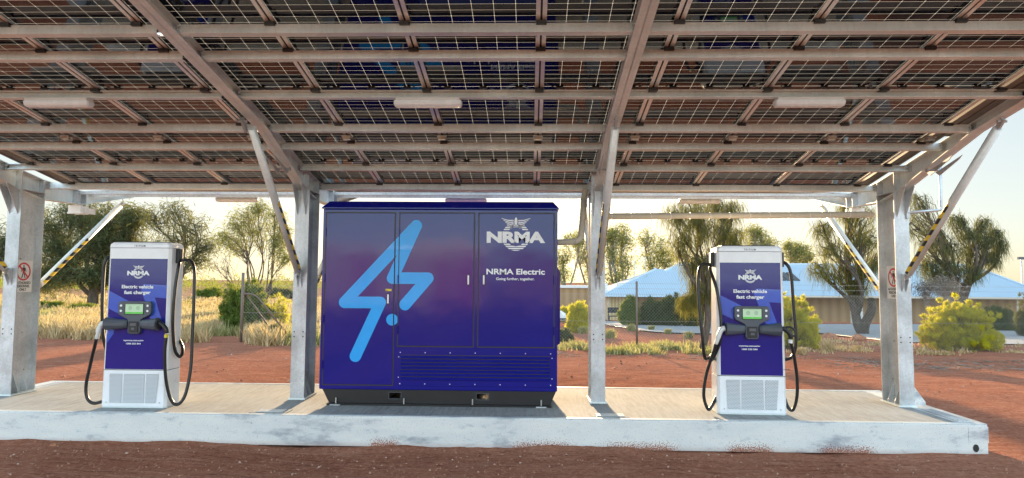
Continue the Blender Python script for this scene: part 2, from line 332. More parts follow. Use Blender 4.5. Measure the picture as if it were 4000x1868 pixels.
# ------------------------------------------------------------------ ground
def sstep(a, b, x): t = np.clip((x-a)/(b-a), 0, 1); return t*t*(3-2*t)
def G(x, y):
    x = np.asarray(x, float); y = np.asarray(y, float); u = x/np.maximum(y+7.18, 4)
    s = .012 + .021*sstep(-.15, .02, u)
    return -s*(np.clip(y, 4, 50)-4)
def hump(x, y):
    h = .018*np.sin(x*1.3+1)*np.sin(y*.9+2) + .010*np.sin(x*3.1+y*2.3) + .006*np.sin(x*7.7-y*5.1)
    h *= sstep(-9, -5, y)+.4
    edge = np.exp(-((y+.02)/.16)**2)*(.014 + .012*np.sin(x*1.9+.6)*np.sin(x*.7) + .003*np.sin(x*13.3)+.003*np.sin(x*31)) * sstep(4.5, 4.0, x)
    return h*.8 + edge - .004
def gpt(px, py):
    d = ray(px, py); t = 2.0
    for _ in range(4000):
        p = O + d*t
        if p[2] < G(p[0], p[1]): break
        t += .02 + t*.002
    return p
t = np.linspace(-1, 1, 420); ax = 3500*np.sinh(9*t)/np.sinh(9); ay = ax*1.0 + .0
X, Y = np.meshgrid(ax, ay); Z = G(X, Y) + np.where((np.abs(X) < 60) & (np.abs(Y) < 80), hump(X, Y), 0)
n = len(ax); V = np.stack([X, Y, Z], -1).reshape(-1, 3); idx = np.arange(n*n).reshape(n, n)
F = np.stack([idx[:-1, :-1], idx[:-1, 1:], idx[1:, 1:], idx[1:, :-1]], -1).reshape(-1, 4)
me = bpy.data.meshes.new('ground'); me.from_pydata(V.tolist(), [], F.tolist()); me.materials.append(M['earth'])
me.polygons.foreach_set('use_smooth', [True]*len(F)); go = bpy.data.objects.new('ground', me); C.objects.link(go); tag(go, kind='structure')
# gravel yard in front of the house
near = [(2340, 1266), (2450, 1283), (2560, 1300), (2760, 1307), (2900, 1306), (3160, 1303), (3330, 1318), (3500, 1338), (3800, 1345), (4150, 1350)]
far_ = [(x, 1256 if x < 2800 else 1268) for x, _ in near]; mb = MB(); rows = []
for (a_, b_) in zip(near, far_):
    p, q = gpt(*a_), gpt(*b_); rows.append([p+(q-p)*k/12 for k in range(13)])
for i in range(len(rows)-1):
    for k in range(12):
        qd = [rows[i][k], rows[i+1][k], rows[i+1][k+1], rows[i][k+1]]
        mb.add([(p[0], p[1], float(G(p[0], p[1]))+.03) for p in qd], [(0, 1, 2, 3)])
tag(mb.build('gravel_yard', 'gravel'), kind='structure')

# ------------------------------------------------------------------ platform
SZ, SD, SX0, SX1 = .329, 2.157, -6.90, 4.85
pl = empty('charging_platform', (0, 1, 0), 'raised concrete platform with a pale galvanised steel edge carrying chargers and cabinet', 'platform')
MB().box(SX0+.28, SX1-.28, .075, SD-.075, .02, SZ-.004).build('concrete_deck', 'concrete', pl)
mb = MB(); t_ = .012
mb.box(SX0, SX1, 0, t_, .0, SZ-.012).box(SX0, SX1, 0, .075, SZ-.012, SZ).build('edge_beam', 'channel', pl, bevel=.006)
MB().box(SX0, SX1, SD-.012, SD, 0, SZ-.012).box(SX0, SX1, SD-.075, SD, SZ-.012, SZ).build('edge_beam', 'channel', pl, bevel=.006)
for x0, x1, cxp in ((SX1-.012, SX1, 1), (SX0, SX0+.012, -1)):
    MB().box(x0, x1, .013, SD-.013, 0, SZ-.013).build('end_beam', 'channel', pl)
    xa, xb = (SX1-.28, SX1) if cxp > 0 else (SX0, SX0+.28)
    MB().box(xa+.001, xb, .076, SD-.076, SZ-.012, SZ-.002).build('end_ledge', 'galvanised', pl)
    MB().box(xa+.05, xb-.09, .12, .82, SZ-.002, SZ+.004).box(xa+.05, xb-.09, 1.42, SD-.12, SZ-.002, SZ+.004).each('cover_plate', 'channel', pl, bevel=.002)
    sc = MB()
    for yy in (.15, .45, .79, 1.46, 1.75, 2.0):
        for xx in (xa+.07, xb-.11): sc.tube([(xx, yy, SZ+.003), (xx, yy, SZ+.008)], .008, 6)
    sc.each('plate_screw', 'bolt_steel', pl)
for px_, w_ in ((1060, .42), (2380, .42)):
    p = at(px_, 1606, .2); MB().box(p[0]-w_/2, p[0]+w_/2, .09, .30, SZ-.003, SZ+.003).build('hatch_surround', 'concrete', pl)
    MB().box(p[0]-w_/2+.07, p[0]+w_/2-.05, .12, .27, SZ+.003, SZ+.008).build('hatch', 'galvanised', pl, bevel=.002)
# lifting hole in the right corner fitting, with its welded corner patch
MB().box(SX1-.20, SX1+.004, -.004, 0, .13, SZ-.03).build('corner_patch', 'channel', pl)
mb = MB(); mb.prism([(4.72+.030*math.cos(k*math.pi/10), .075+.040*math.sin(k*math.pi/10)) for k in range(20)], 'y', -.006, -.001); mb.build('lifting_hole', 'sign_black', pl)

# ------------------------------------------------------------------ canopy steelwork
RZ = lambda y: 3.3715-.1849*y
RR = lambda y: 3.215+.185*(y-2.65)
TH = math.atan(.1849)
PX = [-6.58, -2.877, .828, 4.53]; PF, PB, FLW = .905, 1.308, .174
cn = empty('steel_canopy', (0, 1.1, 0), 'galvanised steel carport frame of posts, rafters, purlins and brace pipes holding the solar roof', 'canopy')
for i, x in enumerate(PX):
    h = FLW/2
    mb = MB().box(x-h, x+h, PF, PF+.014, SZ+.02, 2.93).box(x-h, x+h, PB-.014, PB, SZ+.02, 2.93).box(x-.006, x+.006, PF+.014, PB-.014, SZ+.02, 2.93)
    po = mb.build('post', 'galvanised', cn)
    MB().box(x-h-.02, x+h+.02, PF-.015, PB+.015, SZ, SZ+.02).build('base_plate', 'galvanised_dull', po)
    st = MB()
    for yy in (PF+.12, PF+.27):
        for sg in (-1, 1): st.prism([(x+sg*.007, SZ+.021), (x+sg*.085, SZ+.021), (x+sg*.085, SZ+.05), (x+sg*.015, SZ+.24), (x+sg*.007, SZ+.24)], 'y', yy-.005, yy+.005)
    st.each('stiffener', 'galvanised', po)
    if i == 3: MB().prism([(x+h+.001, SZ+.021), (x+h+.13, SZ+.021), (x+h+.13, SZ+.06), (x+h+.001, SZ+.24)], 'y', PF+.0, PF+.012).each('stiffener', 'channel', po)
    bo = MB()
    for zz in (1.16, 1.10):
        for dx in (-.055, .055): bo.tube([(x+dx, PF-.002, zz), (x+dx, PF-.0005, zz)], .009, 8)
    bo.each('bolt_hole', 'sign_black', po)
    bo = MB()
    for sg in (-1, 1):
        for yy, zz in ((1.05, 2.05), (1.2, .62), (1.14, 1.1)): bo.tube([(x+sg*.006, yy, zz), (x+sg*.02, yy, zz)], .011, 6)
    bo.each('bolt', 'bolt_steel', po)
    # head gussets from the post face to the rafter underside
    gs = MB()
    for dx in (-.055, .05): gs.prism([(PF-.001, 2.62), (PF-.001, 2.93), (PF-.20, 2.995), (PF-.20, 2.97)], 'x', x+dx-.004, x+dx+.004)
    gs.each('head_gusset', 'galvanised', po)
    # front rafter: I section following the roof slope, deeper towards the post
    def depth(y): return .10 + .165*max(0, min(1, (y+.5)/1.4))
    ys = [-3.7, -2.2, -.6, -.5, -.2, .3, .9, 1.3]; g0 = .012
    top = [(y, RZ(y)-g0) for y in ys]; bot = [(y, RZ(y)-g0-depth(y)) for y in ys]; xo = lambda y: x + (.08*max(0, min(1, (.9-y)/1.5)) if i == 1 else 0)
    w2 = .062
    ra = MB()
    def sk(A_, B_, C_, D_, w_):   # one skewed length: four (y, z) corners, half width w_
        vs = [(xo(p[0])-w_, *p) for p in (A_, B_, C_, D_)] + [(xo(p[0])+w_, *p) for p in (A_, B_, C_, D_)]
        ra.add(vs, [(3, 2, 1, 0), (4, 5, 6, 7)]+[(q, (q+1) % 4, 4+(q+1) % 4, 4+q) for q in range(4)])
    for k in range(len(ys)-1):
        sk(bot[k], bot[k+1], top[k+1], top[k], .005)
        for s_, lst in ((-1, top), (1, bot)):
            (y0, z0), (y1, z1) = lst[k], lst[k+1]; sk((y0, z0), (y1, z1), (y1, z1+s_*.009), (y0, z0+s_*.009), w2)
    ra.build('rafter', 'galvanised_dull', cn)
    zb = RZ(1.3)-g0-depth(1.3)
    rr = MB(); poly = [(1.301, zb), (2.1, zb+.02), (3.95, RR(3.95)-.045-.13), (3.95, RR(3.95)-.045), (2.1, RR(2.1)-.045), (1.301, RZ(1.3)-g0)]
    rr.prism(poly, 'x', x-.005, x+.005)
    for k, s_ in ((0, 1), (1, 1), (3, 1), (4, 1)):
        (y0, z0), (y1, z1) = poly[k], poly[k+1]; sg = -1 if k >= 3 else 1; rr.prism([(y0, z0), (y1, z1), (y1, z1+sg*.011), (y0, z0+sg*.011)], 'x', x-w2, x+w2)
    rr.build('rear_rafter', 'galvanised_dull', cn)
    ws = MB()
    for yy in (PF+.007, PB-.007, 1.95, 2.12):
        zt = RZ(yy)-g0-.013 if yy < 1.8 else RR(2.1)-.06; zb2 = zb+.014 if yy > 1 else RZ(yy)-g0-depth(yy)+.013
        for sg in (-1, 1): ws.box(min(x+sg*.006, x+sg*.08), max(x+sg*.006, x+sg*.08), yy-.006, yy+.006, zb2, zt)
    ws.box(x-h-.004, x+h+.004, PF-.004, PB+.004, 2.93, zb-.001 if zb > 2.935 else 2.936)
    ws.each('web_stiffener', 'galvanised', cn)
    # fold hinge plates below the rafter
    hp = MB(); yh = .10; zh = RZ(yh)-g0-depth(yh)
    for dx in (-.05, .05): hp.prism([(yh-.26, RZ(yh-.26)-g0-.215), (yh+.16, RZ(yh+.16)-g0-.24), (yh+.19, zh-.10), (yh+.12, zh-.15), (yh-.22, zh-.03), (yh-.28, zh+.01)], 'x', x+dx-.005, x+dx+.005)
    hp.tube([(x-.085, yh+.12, zh-.09), (x+.085, yh+.12, zh-.09)], .013, 8).tube([(x-.095, yh+.12, zh-.09), (x-.075, yh+.12, zh-.09)], .024, 6).tube([(x+.075, yh+.12, zh-.09), (x+.095, yh+.12, zh-.09)], .024, 6)
    hp.each('hinge_plate', 'galvanised', cn, bevel=.002)
    # cable bracket under the rear rafter (outer posts only show it)
    if i in (0, 3):
        br = MB().box(x+.02, x+.07, 2.0, 2.35, zb-.10, zb-.02).box(x-.08, x+.1, 1.98, 2.03, zb-.12, zb).box(x-.08, x+.1, 2.12, 2.16, zb-.12, zb); br.tube([(x-.1, 2.0, zb-.11), (x+.12, 2.0, zb-.11)], .015, 8); br.build('cable_bracket', 'light_plastic', cn)
    # brace pipes
    for nm, A, B, sg in (('front', (x, PF-.03, 1.86), (x+(.07 if i == 1 else 0), -.88, RZ(-.88)-.125), 1), ('rear', (x, PB+.03, 1.66), (x, 3.12, 3.03), -1)):
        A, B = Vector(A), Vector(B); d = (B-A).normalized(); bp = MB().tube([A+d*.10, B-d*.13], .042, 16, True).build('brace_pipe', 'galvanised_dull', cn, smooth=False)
        for p in bp.data.polygons: p.use_smooth = len(p.vertices) == 4
        ep = MB(); 
        for P_, q in ((A, 1), (B, -1)):
            e = P_+d*q*.02; f = P_+d*q*.17; up_ = Vector((0, -d.z, d.y))*.028
            ep.prism([(e.y+up_.y, e.z+up_.z), (f.y+up_.y, f.z+up_.z), (f.y-up_.y, f.z-up_.z), (e.y-up_.y, e.z-up_.z)], 'x', x-.012, x+.012)
            ep.tube([(x-.045, e.y+d.y*q*.03, e.z+d.z*q*.03), (x+.045, e.y+d.y*q*.03, e.z+d.z*q*.03)], .014, 8)
        ylug = PF-.001 if sg > 0 else PB+.001; yl2 = ylug-sg*.07
        for dx in (-.024, .024): ep.prism([(ylug, A.z+.07), (yl2, A.z+.05), (yl2, A.z-.01), (ylug, A.z-.15)], 'x', x+dx-.004, x+dx+.004)
        ep.each('end_lug', 'galvanised', bp)
        # hazard tape: half shell on the outer side, alternating bands
        nrm = Vector((0, d.z, -d.y))*(-1 if nm == 'front' else 1)
        if nm == 'front': nrm = Vector((0, d.z, -d.y)) if Vector((0, d.z, -d.y)).y > 0 else -Vector((0, d.z, -d.y))
        tb = MB(); L = (B-A).length; rings = []
        for k in range(13):
            ctr = A+d*(.12+L*.47*k/12)
            rings.append([ctr+(nrm*math.cos(-R(130)+R(260)*q/14)+Vector((1, 0, 0))*math.sin(-R(130)+R(260)*q/14))*.0435 for q in range(15)])
        tb.add([p for rg_ in rings for p in rg_], [(k*15+q, k*15+q+1, (k+1)*15+q+1, (k+1)*15+q) for k in range(12) for q in range(14)]).build('hazard_tape', 'hazard_tape', bp, smooth=True)
K0, KW = .0707, 1.049
# purlins: cold formed channels between the rafters
PY = [-3.25, -2.287, -1.905, -1.21, -.448, .032, .700, 1.44]
segs = [(PX[k]+.008, PX[k+1]-.008) for k in range(3)]
def chan(x0, x1, y, z, hgt=.078, fl=.05, open_back=True, tilt=TH):
    """C channel; web faces the front, lips to the back; tilted with the roof"""
    c_, s_ = math.cos(tilt), -math.sin(tilt); t = .004
    def rot(u, v): return (y+u*c_-v*s_, z+u*s_+v*c_)
    P = [(0, 0), (fl, 0), (fl, .014), (fl-t, .014), (fl-t, t), (t, t), (t, hgt-t), (fl-t, hgt-t), (fl-t, hgt-.014), (fl, hgt-.014), (fl, hgt), (0, hgt)]
    if not open_back: P = [(fl-u, v) for u, v in P][::-1]
    return MB().prism([rot(u, v) for u, v in P], 'x', x0, x1)
for q, y in enumerate(PY):
    for x0, x1 in segs:
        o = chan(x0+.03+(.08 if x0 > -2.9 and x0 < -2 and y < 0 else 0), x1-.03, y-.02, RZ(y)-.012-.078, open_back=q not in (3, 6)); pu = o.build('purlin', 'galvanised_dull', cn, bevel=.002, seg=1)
        cl = MB()
        for xe, sg in ((x0+(.08 if -2.9 < x0 < -2 and y < 0 else 0), 1), (x1+(.08 if -3.1 < x1 < -2.8 and y < 0 else 0), -1)):
            xa, xb = sorted((xe, xe+sg*.012)); cl.box(xa, xb, y-.05, y+.05, RZ(y)-.098, RZ(y)-.03); xa, xb = sorted((xe, xe+sg*.10))
            for dz in (-.045, -.08): cl.tube([(xe+sg*.05, y-.035, RZ(y)+dz), (xe+sg*.05, y-.022, RZ(y)+dz)], .012, 6)
        cl.each('cleat', 'galvanised', pu)
for y in (2.28, 2.65, 3.35, 3.9):
    for x0, x1 in segs: chan(x0+.01, x1-.01, y, RR(y)-.045-.09, tilt=-TH).build('purlin', 'galvanised_warm_lit', cn)
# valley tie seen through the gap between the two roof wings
for x0, x1 in segs: MB().box(x0, x1, 1.98, 2.02, zb+.16, zb+.2).build('valley_tie', 'galvanised_warm_lit', cn)
for sx_ in (-1, 1):
    xe = K0+KW*(4 if sx_ > 0 else -6)
    for a_, b_, dz, y1 in ((.004, .070, .0, 1.62), (.070, .112, .012, 1.62), (.112, .150, .004, 1.62), (.150, .205, .004, -.15)):
        x0, x1 = sorted((xe+sx_*a_, xe+sx_*b_)); MB().prism([(-3.9, RZ(-3.9)-.02+dz), (y1, RZ(y1)-.02+dz), (y1, RZ(y1)+.035), (-3.9, RZ(-3.9)+.035)], 'x', x0, x1).build('side_trim', 'bronze_trim', cn)
# dark clamp feet where every panel seam crosses a purlin
cf = MB(); cb = MB()
for k in range(-6, 5):
    x = K0+KW*k
    for y in PY:
        z = RZ(y+.0)-.002; cf.box(x-.04, x+.04, y-.035, y+.028, z-.030, z-.001)
    y = -.13; z = RZ(y); cb.box(x-.040, x+.040, y-.04, y+.0, z-.055, z-.012).box(x-.05, x+.05, y-.055, y+.14, z-.028, z-.010)
ss = MB()
for k in range(-5, 4):
    x = K0+KW*k
    for ya, yb in ((-3.95, -.1), (-.1, 1.6)): 
        ss.prism([(ya, RZ(ya)+.006), (yb, RZ(yb)+.006), (yb, RZ(yb)+.03), (ya, RZ(ya)+.03)], 'x', x-.0095, x+.0095)
    ss.prism([(2.15, RR(2.15)+.006), (4.02, RR(4.02)+.006), (4.02, RR(4.02)+.03), (2.15, RR(2.15)+.03)], 'x', x-.0095, x+.0095)
ss.each('seam_strip', 'black_plastic', cn)
cf.each('seam_clamp', 'black_plastic', cn)
cb.each('seam_joiner', 'bolt_steel', cn)

# ------------------------------------------------------------------ solar panels
PL_, PW_ = 1.868, 1.033
def make_panel():
    r = empty('solar_panel', (0, 0, 0)); hw, hl, t, fl = PW_/2, PL_/2, .0, .033
    fr = MB(); H = .034
    for s_ in (-1, 1):
        a_, b_ = sorted((s_*hw, s_*(hw-.0025))); fr.box(a_, b_, -hl, hl, .0, H); a_, b_ = sorted((s_*(hw-.0025), s_*(hw-fl))); fr.box(a_, b_, -hl, hl, 0, .002)
        a_, b_ = sorted((s_*hl, s_*(hl-.0025))); fr.box(-hw+.0026, hw-.0026, a_, b_, .0, H); a_, b_ = sorted((s_*(hl-.0025), s_*(hl-.022))); fr.box(-hw+fl, hw-fl, a_, b_, 0, .002)
    fr.build('frame', 'alu_frame', r)
    MB().add([(-hw+.003, -hl+.003, H-.004), (-hw+.003, hl-.003, H-.004), (hw-.003, hl-.003, H-.004), (hw-.003, -hl+.003, H-.004)], [(0, 1, 2, 3)]).build('laminate', 'laminate', r)
    for x in (-.335, 0, .335):
        jb = MB().box(x-.032, x+.032, -.012, .022, H-.022, H-.005); jb.box(x-.045, x-.032, -.004, .012, H-.018, H-.006).box(x+.032, x+.045, -.004, .012, H-.018, H-.006)
        jo = jb.build('junction_box', 'black_plastic', r, bevel=.003, seg=1)
        if abs(x) > .1:
            s_ = 1 if x > 0 else -1; pts = [(x+s_*.04, .004, H-.012)]+[(x+s_*(.04+.11*q/5), .004-.075*math.sin(q/5*2.2), H-.014-.012*math.sin(q/5*3.1)) for q in range(1, 6)]
            MB().tube(pts, .0035, 5).build('cable', 'rubber', jo)
    return r
pp = make_panel(); first = True
ordn = ['first', 'second', 'third', 'fourth', 'fifth', 'sixth', 'seventh', 'eighth', 'ninth', 'tenth']
rowsP = [(-.25-1.5*1.88-.0, 'nearest row', -TH, 'F'), (-.25-.94, 'middle row', -TH, 'F'), (-.25+.94, 'lowest front row', -TH, 'F'), (3.09, 'rear wing', TH, 'R')]
for y, desc, tilt, w_ in rowsP:
    y = {0: y}.get(0)
    for k in range(-6, 4):
        o = pp if first else copy_tree(pp); first = False
        z = RZ(y) if w_ == 'F' else RR(y)
        o.location = (K0+KW*(k+.5), y, z); o.rotation_euler = (tilt, 0, 0)
        tag(o, f'black glass solar panel, {ordn[k+6]} from the left in the {desc}', 'solar panel', 'solar panels roofing the canopy')

# ------------------------------------------------------------------ light fittings
def make_light():
    r = empty('light_fitting')
    def ring(x, s): return [(x, yy*s, -zz*s if i not in (0, 1) else -zz) for i, (yy, zz) in enumerate([(-.05, .0), (.05, .0), (.06, .03), (.052, .055), (.03, .075), (-.03, .075), (-.052, .055), (-.06, .03)])]
    MB().box(-.30, .30, -.055, .055, -.034, 0).build('housing', 'light_plastic', r, bevel=.008)
    def rr(x, s): return [(x, yy*s, -.03-zz*s) for yy, zz in [(-.058, .0), (.058, .0), (.06, .02), (.05, .042), (.028, .056), (-.028, .056), (-.05, .042), (-.06, .02)]]
    MB().loft([rr(-.315, .72), rr(-.305, .93), rr(-.28, 1), rr(.28, 1), rr(.305, .93), rr(.315, .72)]).build('diffuser', 'diffuser', r, smooth=False, bevel=.004)
    return r
lt = make_light()
lt.location = (-1.263+.297, -1.205, RZ(-1.21)-.092)
tag(lt, 'white batten light fitting under the purlin directly above the cabinet', 'light', 'batten lights under the canopy')
for x, y, z, lab in ((-4.485, -1.205, RZ(-1.21)-.092, 'white batten light fitting high on the left, above the left charger'), (2.545, -1.205, RZ(-1.21)-.092, 'white batten light fitting high on the right, above the right charger'),
                (-4.523, 2.67, RR(2.65)-.137, 'small sunlit batten light under the rear beam, left of the second post'), (-.99, 2.67, RR(2.65)-.137, 'small sunlit batten light glowing under the rear beam just over the cabinet roof'), (2.53, 2.67, RR(2.65)-.137, 'small batten light under the rear beam in front of the weeping tree')):
    o = copy_tree(lt); o.location = (x, y, z); tag(o, lab)

# ------------------------------------------------------------------ wrapped conduit, slim cable conduit, signs
def bend(pts, r=.12, n=6):
    out = [Vector(pts[0])]
    for i in range(1, len(pts)-1):
        a_, b_, c_ = Vector(pts[i-1]), Vector(pts[i]), Vector(pts[i+1]); u = (a_-b_).normalized()*r; v = (c_-b_).normalized()*r
        for k in range(n+1): tt = k/n; out.append((b_+u)*(1-tt)**2 + b_*2*tt*(1-tt) + (b_+v)*tt*tt)
    out.append(Vector(pts[-1])); return out
def resample(pts, step):
    pts = [Vector(p) for p in pts]; out = [pts[0]]; carry = 0
    for a_, b_ in zip(pts, pts[1:]):
        L = (b_-a_).length; d = step-carry
        while d <= L: out.append(a_+(b_-a_)*d/L); d += step
        carry = (carry+L) % step
    out.append(pts[-1]); return out
yc = 1.36
pts = resample(bend([tuple(at(2160, 948, .95)), (.50, .95, 2.30), (.62, .98, 2.31), (.66, 1.1, 2.66), (.69, 1.36, 2.89), (.72, 1.37, 3.02)], .09), .028)
wc = empty('wrapped_conduit', (0.6, 1.3, 2.6), 'thick conduit wrapped in tan tape running from the cabinet side along behind the posts', 'conduit')
MB().tube(pts, [.037+.0035*(i % 2)+random.uniform(-.002, .003) for i in range(len(pts))], 12).build('riser', 'tan_wrap', wc, smooth=True)
pts = resample([(.93, yc, 2.66), (PX[3]-.1, yc, 2.70)], .03)
MB().tube(pts, [.038+.003*(i % 2)+random.uniform(-.0015, .0025) for i in range(len(pts))], 12).build('horizontal_run', 'tan_wrap', wc, smooth=True)
mb = MB()
for k in range(14):
    x = 1.05+k*.255; 
    mb.tube([(x, yc, 2.661+.011*(x-.93)), (x+.012, yc, 2.661+.011*(x-.93))], .045, 12)
mb.each('tie', 'light_plastic', wc)
cc = empty('cable_pipe', tuple(at(3672, 700, .95)), 'slim grey pipe dropping from the rafter and elbowing across to the right post', 'pipe')
a_, b_, c_ = at(3672, 615, .9), at(3675, 820, .95), at(3545, 832, .9)
MB().tube(bend([a_, b_, c_], .03), .018, 10).build('pipe', 'galvanised', cc, smooth=True)
MB().box(c_[0]-.02, c_[0]+.02, PF-.02, PF-.004, c_[2]-.07, c_[2]+.07).build('wall_bracket', 'galvanised', cc)
def make_sign(x, sg, label):
    r = empty('warning_sign', (x, 1.12, 1.93), label, 'sign', 'prohibition signs on the outer posts')
    X0 = x+sg*.008; F = lambda k: sorted((X0+sg*k[0], X0+sg*k[1]))
    y0, y1, z0, z1 = .955, 1.255, 1.62, 2.03; yc_ = 1.105; zc = 1.885
    a_, b_ = F((0, .003)); MB().box(a_, b_, y0, y1, z0, z1).build('plate', 'sign_white', r)
    def ringp(rad, n=28): return [(yc_+rad*math.cos(2*math.pi*k/n), zc+rad*math.sin(2*math.pi*k/n)) for k in range(n)]
    mb = MB(); o_, i_ = ringp(.118), ringp(.096)
    xf = X0+sg*.0045
    for k in range(28): q = (k+1) % 28; mb.add([(xf, *o_[k]), (xf, *o_[q]), (xf, *i_[q]), (xf, *i_[k])], [(0, 1, 2, 3)])
    a45 = math.radians(135 if sg > 0 else 45); d = (math.cos(a45), math.sin(a45)); nrm = (-d[1], d[0]); xf += sg*.001
    mb.add([(xf, yc_+d[0]*q*.105+nrm[0]*e*.011, zc+d[1]*q*.105+nrm[1]*e*.011) for q, e in ((-1, -1), (1, -1), (1, 1), (-1, 1))], [(0, 1, 2, 3)]); mb.build('red_ring', 'sign_red', r)
    # walking pictogram
    mb = MB(); xf = X0+sg*.0038; P = lambda *q: [(xf, yc_+u*sg, zc+v) for u, v in q]
    mb.add(P(*[(.012*math.cos(k*.7854), .072+.013*math.sin(k*.7854)) for k in range(8)]), [tuple(range(8))])
    mb.add(P((-.02, .055), (.022, .055), (.026, .01), (.014, -.015), (-.014, -.015), (-.018, .02)), [tuple(range(6))])
    xf += sg*.0002; mb.add(P((-.014, -.012), (.002, -.012), (-.02, -.085), (-.036, -.085)), [(0, 1, 2, 3)]); mb.add(P((.0, -.012), (.014, -.012), (.036, -.08), (.022, -.085)), [(0, 1, 2, 3)])
    mb.add(P((.02, .052), (.03, .045), (.045, -.005), (.036, -.01)), [(0, 1, 2, 3)]); mb.add(P((-.02, .055), (-.03, .045), (-.046, .0), (-.036, -.004)), [(0, 1, 2, 3)]); mb.build('pictogram', 'sign_black', r)
    for k, s_ in enumerate(('AUTHORISED', 'PERSONNEL', 'ONLY')):
        text(s_, .046, 'sign_black', r, X0+sg*.0045, yc_, 1.725-.043*k, bold=.0008, plane='yz', flip=sg, sx=.9)
    return r
make_sign(PX[0], 1, 'white no entry sign with red ring on the leftmost post, its left letters hidden')
make_sign(PX[3], -1, 'white no entry sign with red ring on the rightmost post, its right letters hidden')
# ------------------------------------------------------------------ lettering fitted to a box, wings and ring emblem
def ftext(s, mat, parent, cx, y, z0, height, width, bold=0, name='lettering', cap='H', space=1, shear=0):
    """letters of cap height `height`, total width `width`, base line at z0, facing -y"""
    cu = bpy.data.curves.new('t', 'FONT'); cu.body = s; cu.size = 1; cu.offset = bold; cu.space_character = space; cu.resolution_u = 5; cu.extrude = .004
    t = bpy.data.objects.new('t', cu); C.objects.link(t); me = bpy.data.meshes.new_from_object(t.evaluated_get(bpy.context.evaluated_depsgraph_get()))
    bpy.data.objects.remove(t)
    n = len(me.vertices); co = np.empty(n*3); me.vertices.foreach_get('co', co); co = co.reshape(-1, 3)
    x0, x1 = co[:, 0].min(), co[:, 0].max(); ch = .729+2*bold
    P = np.stack([cx+(co[:, 0]-(x0+x1)/2)*width/(x1-x0), y-co[:, 2]*.15, z0+(co[:, 1]+bold)*height/ch], 1)
    if parent: P = P - np.array(parent_world(parent))
    me.vertices.foreach_set('co', P.ravel()); me.update(); me.name = name; me.materials.clear(); me.materials.append(M[mat])
    o = bpy.data.objects.new(name, me); C.objects.link(o); o.parent = parent; return o
def emblem(parent, cx, y, z, k, mat='decal_white'):
    """striped ring with spread wings above; k = ring radius"""
    mb = MB(); ro, ri = k, k*.68
    def pt(u, v): return (cx+u, y, z+v)
    def bands(zs):
        for (a_, b_) in zs:
            m = 5; vs = [a_+(b_-a_)*q/m for q in range(m+1)]
            for sg in (-1, 1):
                pts = [(sg*math.sqrt(max(0, ro*ro-v*v)), v) for v in vs] + [(sg*math.sqrt(max(0, ri*ri-v*v)), v) for v in vs[::-1]]
                for q in range(m):
                    mb.add([pt(*pts[q]), pt(*pts[q+1]), pt(*pts[2*m-q]), pt(*pts[2*m+1-q])], [(0, 1, 2, 3)])
    bands([(-k*(.50+.145*j)-k*.095, -k*(.50+.145*j)) for j in range(4)][:3] + [(-k*.995, -k*.94)] + [(k*(.47+.14*j), k*(.47+.14*j)+k*.09) for j in range(3)])
    hub = [pt(.11*k*math.cos(a_), 1.08*k+.30*k*math.sin(a_)) for a_ in [q*math.pi/6 for q in range(12)]]; mb.add(hub, [tuple(range(12))])
    for sg in (-1, 1):
        for j in range(5):   # feathers fan from the hub, the longest on top
            L = k*(.86-.13*j); z0 = k*(1.17-.115*j); th = k*.075
            pts = [(.16*k, -.02*k), (.16*k+L*.45, -.01*k-.02*k*j), (.16*k+L, .13*k-.02*k*j)]
            for q in range(2):
                (u0, v0), (u1, v1) = pts[q], pts[q+1]; w0, w1 = (th, th) if q == 0 else (th, th*.45)
                mb.add([pt(sg*u0, z0+v0-w0/2), pt(sg*u1, z0+v1-w1/2), pt(sg*u1, z0+v1+w1/2), pt(sg*u0, z0+v0+w0/2)], [(0, 1, 2, 3)])
    return mb.build('emblem', mat, parent)

# ------------------------------------------------------------------ power cabinet
CY = .62
cab = empty('power_cabinet', (-1.1, 1.17, SZ), 'big glossy navy blue steel cabinet with a light blue lightning bolt across its doors', 'cabinet')
MB().box(-2.515, .318, CY, 1.72, .508, 2.665).build('body', 'cabinet_paint', cab, bevel=.012)
def rct(x0, x1, y0, y1, z): return [(x0, y0, z), (x1, y0, z), (x1, y1, z), (x0, y1, z)]
MB().loft([rct(-2.53, .333, CY-.016, 1.736, 2.666), rct(-2.53, .333, CY-.016, 1.736, 2.682), rct(-2.455, .265, CY+.05, 1.67, 2.762)]).build('roof_cap', 'cabinet_paint', cab, bevel=.003)
doors = [(-2.472, -1.636, .565, 2.618), (-1.58, -.680, 1.026, 2.618), (-.624, .276, 1.026, 2.618)]
for i, (x0, x1, z0, z1) in enumerate(doors):
    MB().box(x0-.010, x1+.010, CY-.0015, CY+.02, z0-.010, z1+.010).build('door_seal', 'sign_black', cab)
    do = MB().box(x0+.005, x1-.005, CY-.008, CY+.01, z0+.005, z1-.005).build('door', 'cabinet_paint', cab, bevel=.003)
    hx, hz = [(-1.703, 1.589), (-.744, 1.822), (-.560, 1.824)][i]
    MB().box(hx-.014, hx+.014, CY-.014, CY-.0085, hz-.075, hz+.065).build('handle_recess', 'sign_black', do, bevel=.002)
    MB().box(hx-.010, hx+.010, CY-.024, CY-.0145, hz-.06, hz+.05).build('handle', 'white_paint', do, bevel=.004)
    ex = x0-.006 if i < 2 else x1+.006
    hg = MB()
    for zz in ([2.38, 1.83, 1.34, .80] if i == 0 else [2.38, 1.82, 1.22]):
        hg.tube([(ex, CY-.016, zz-.05), (ex, CY-.016, zz+.05)], .009, 8)
    hg.each('hinge', 'cabinet_paint', do)
MB().box(-1.735, -1.665, CY-.0105, CY-.009, 1.677, 1.703).build('caution_label', 'label_yellow', cab)
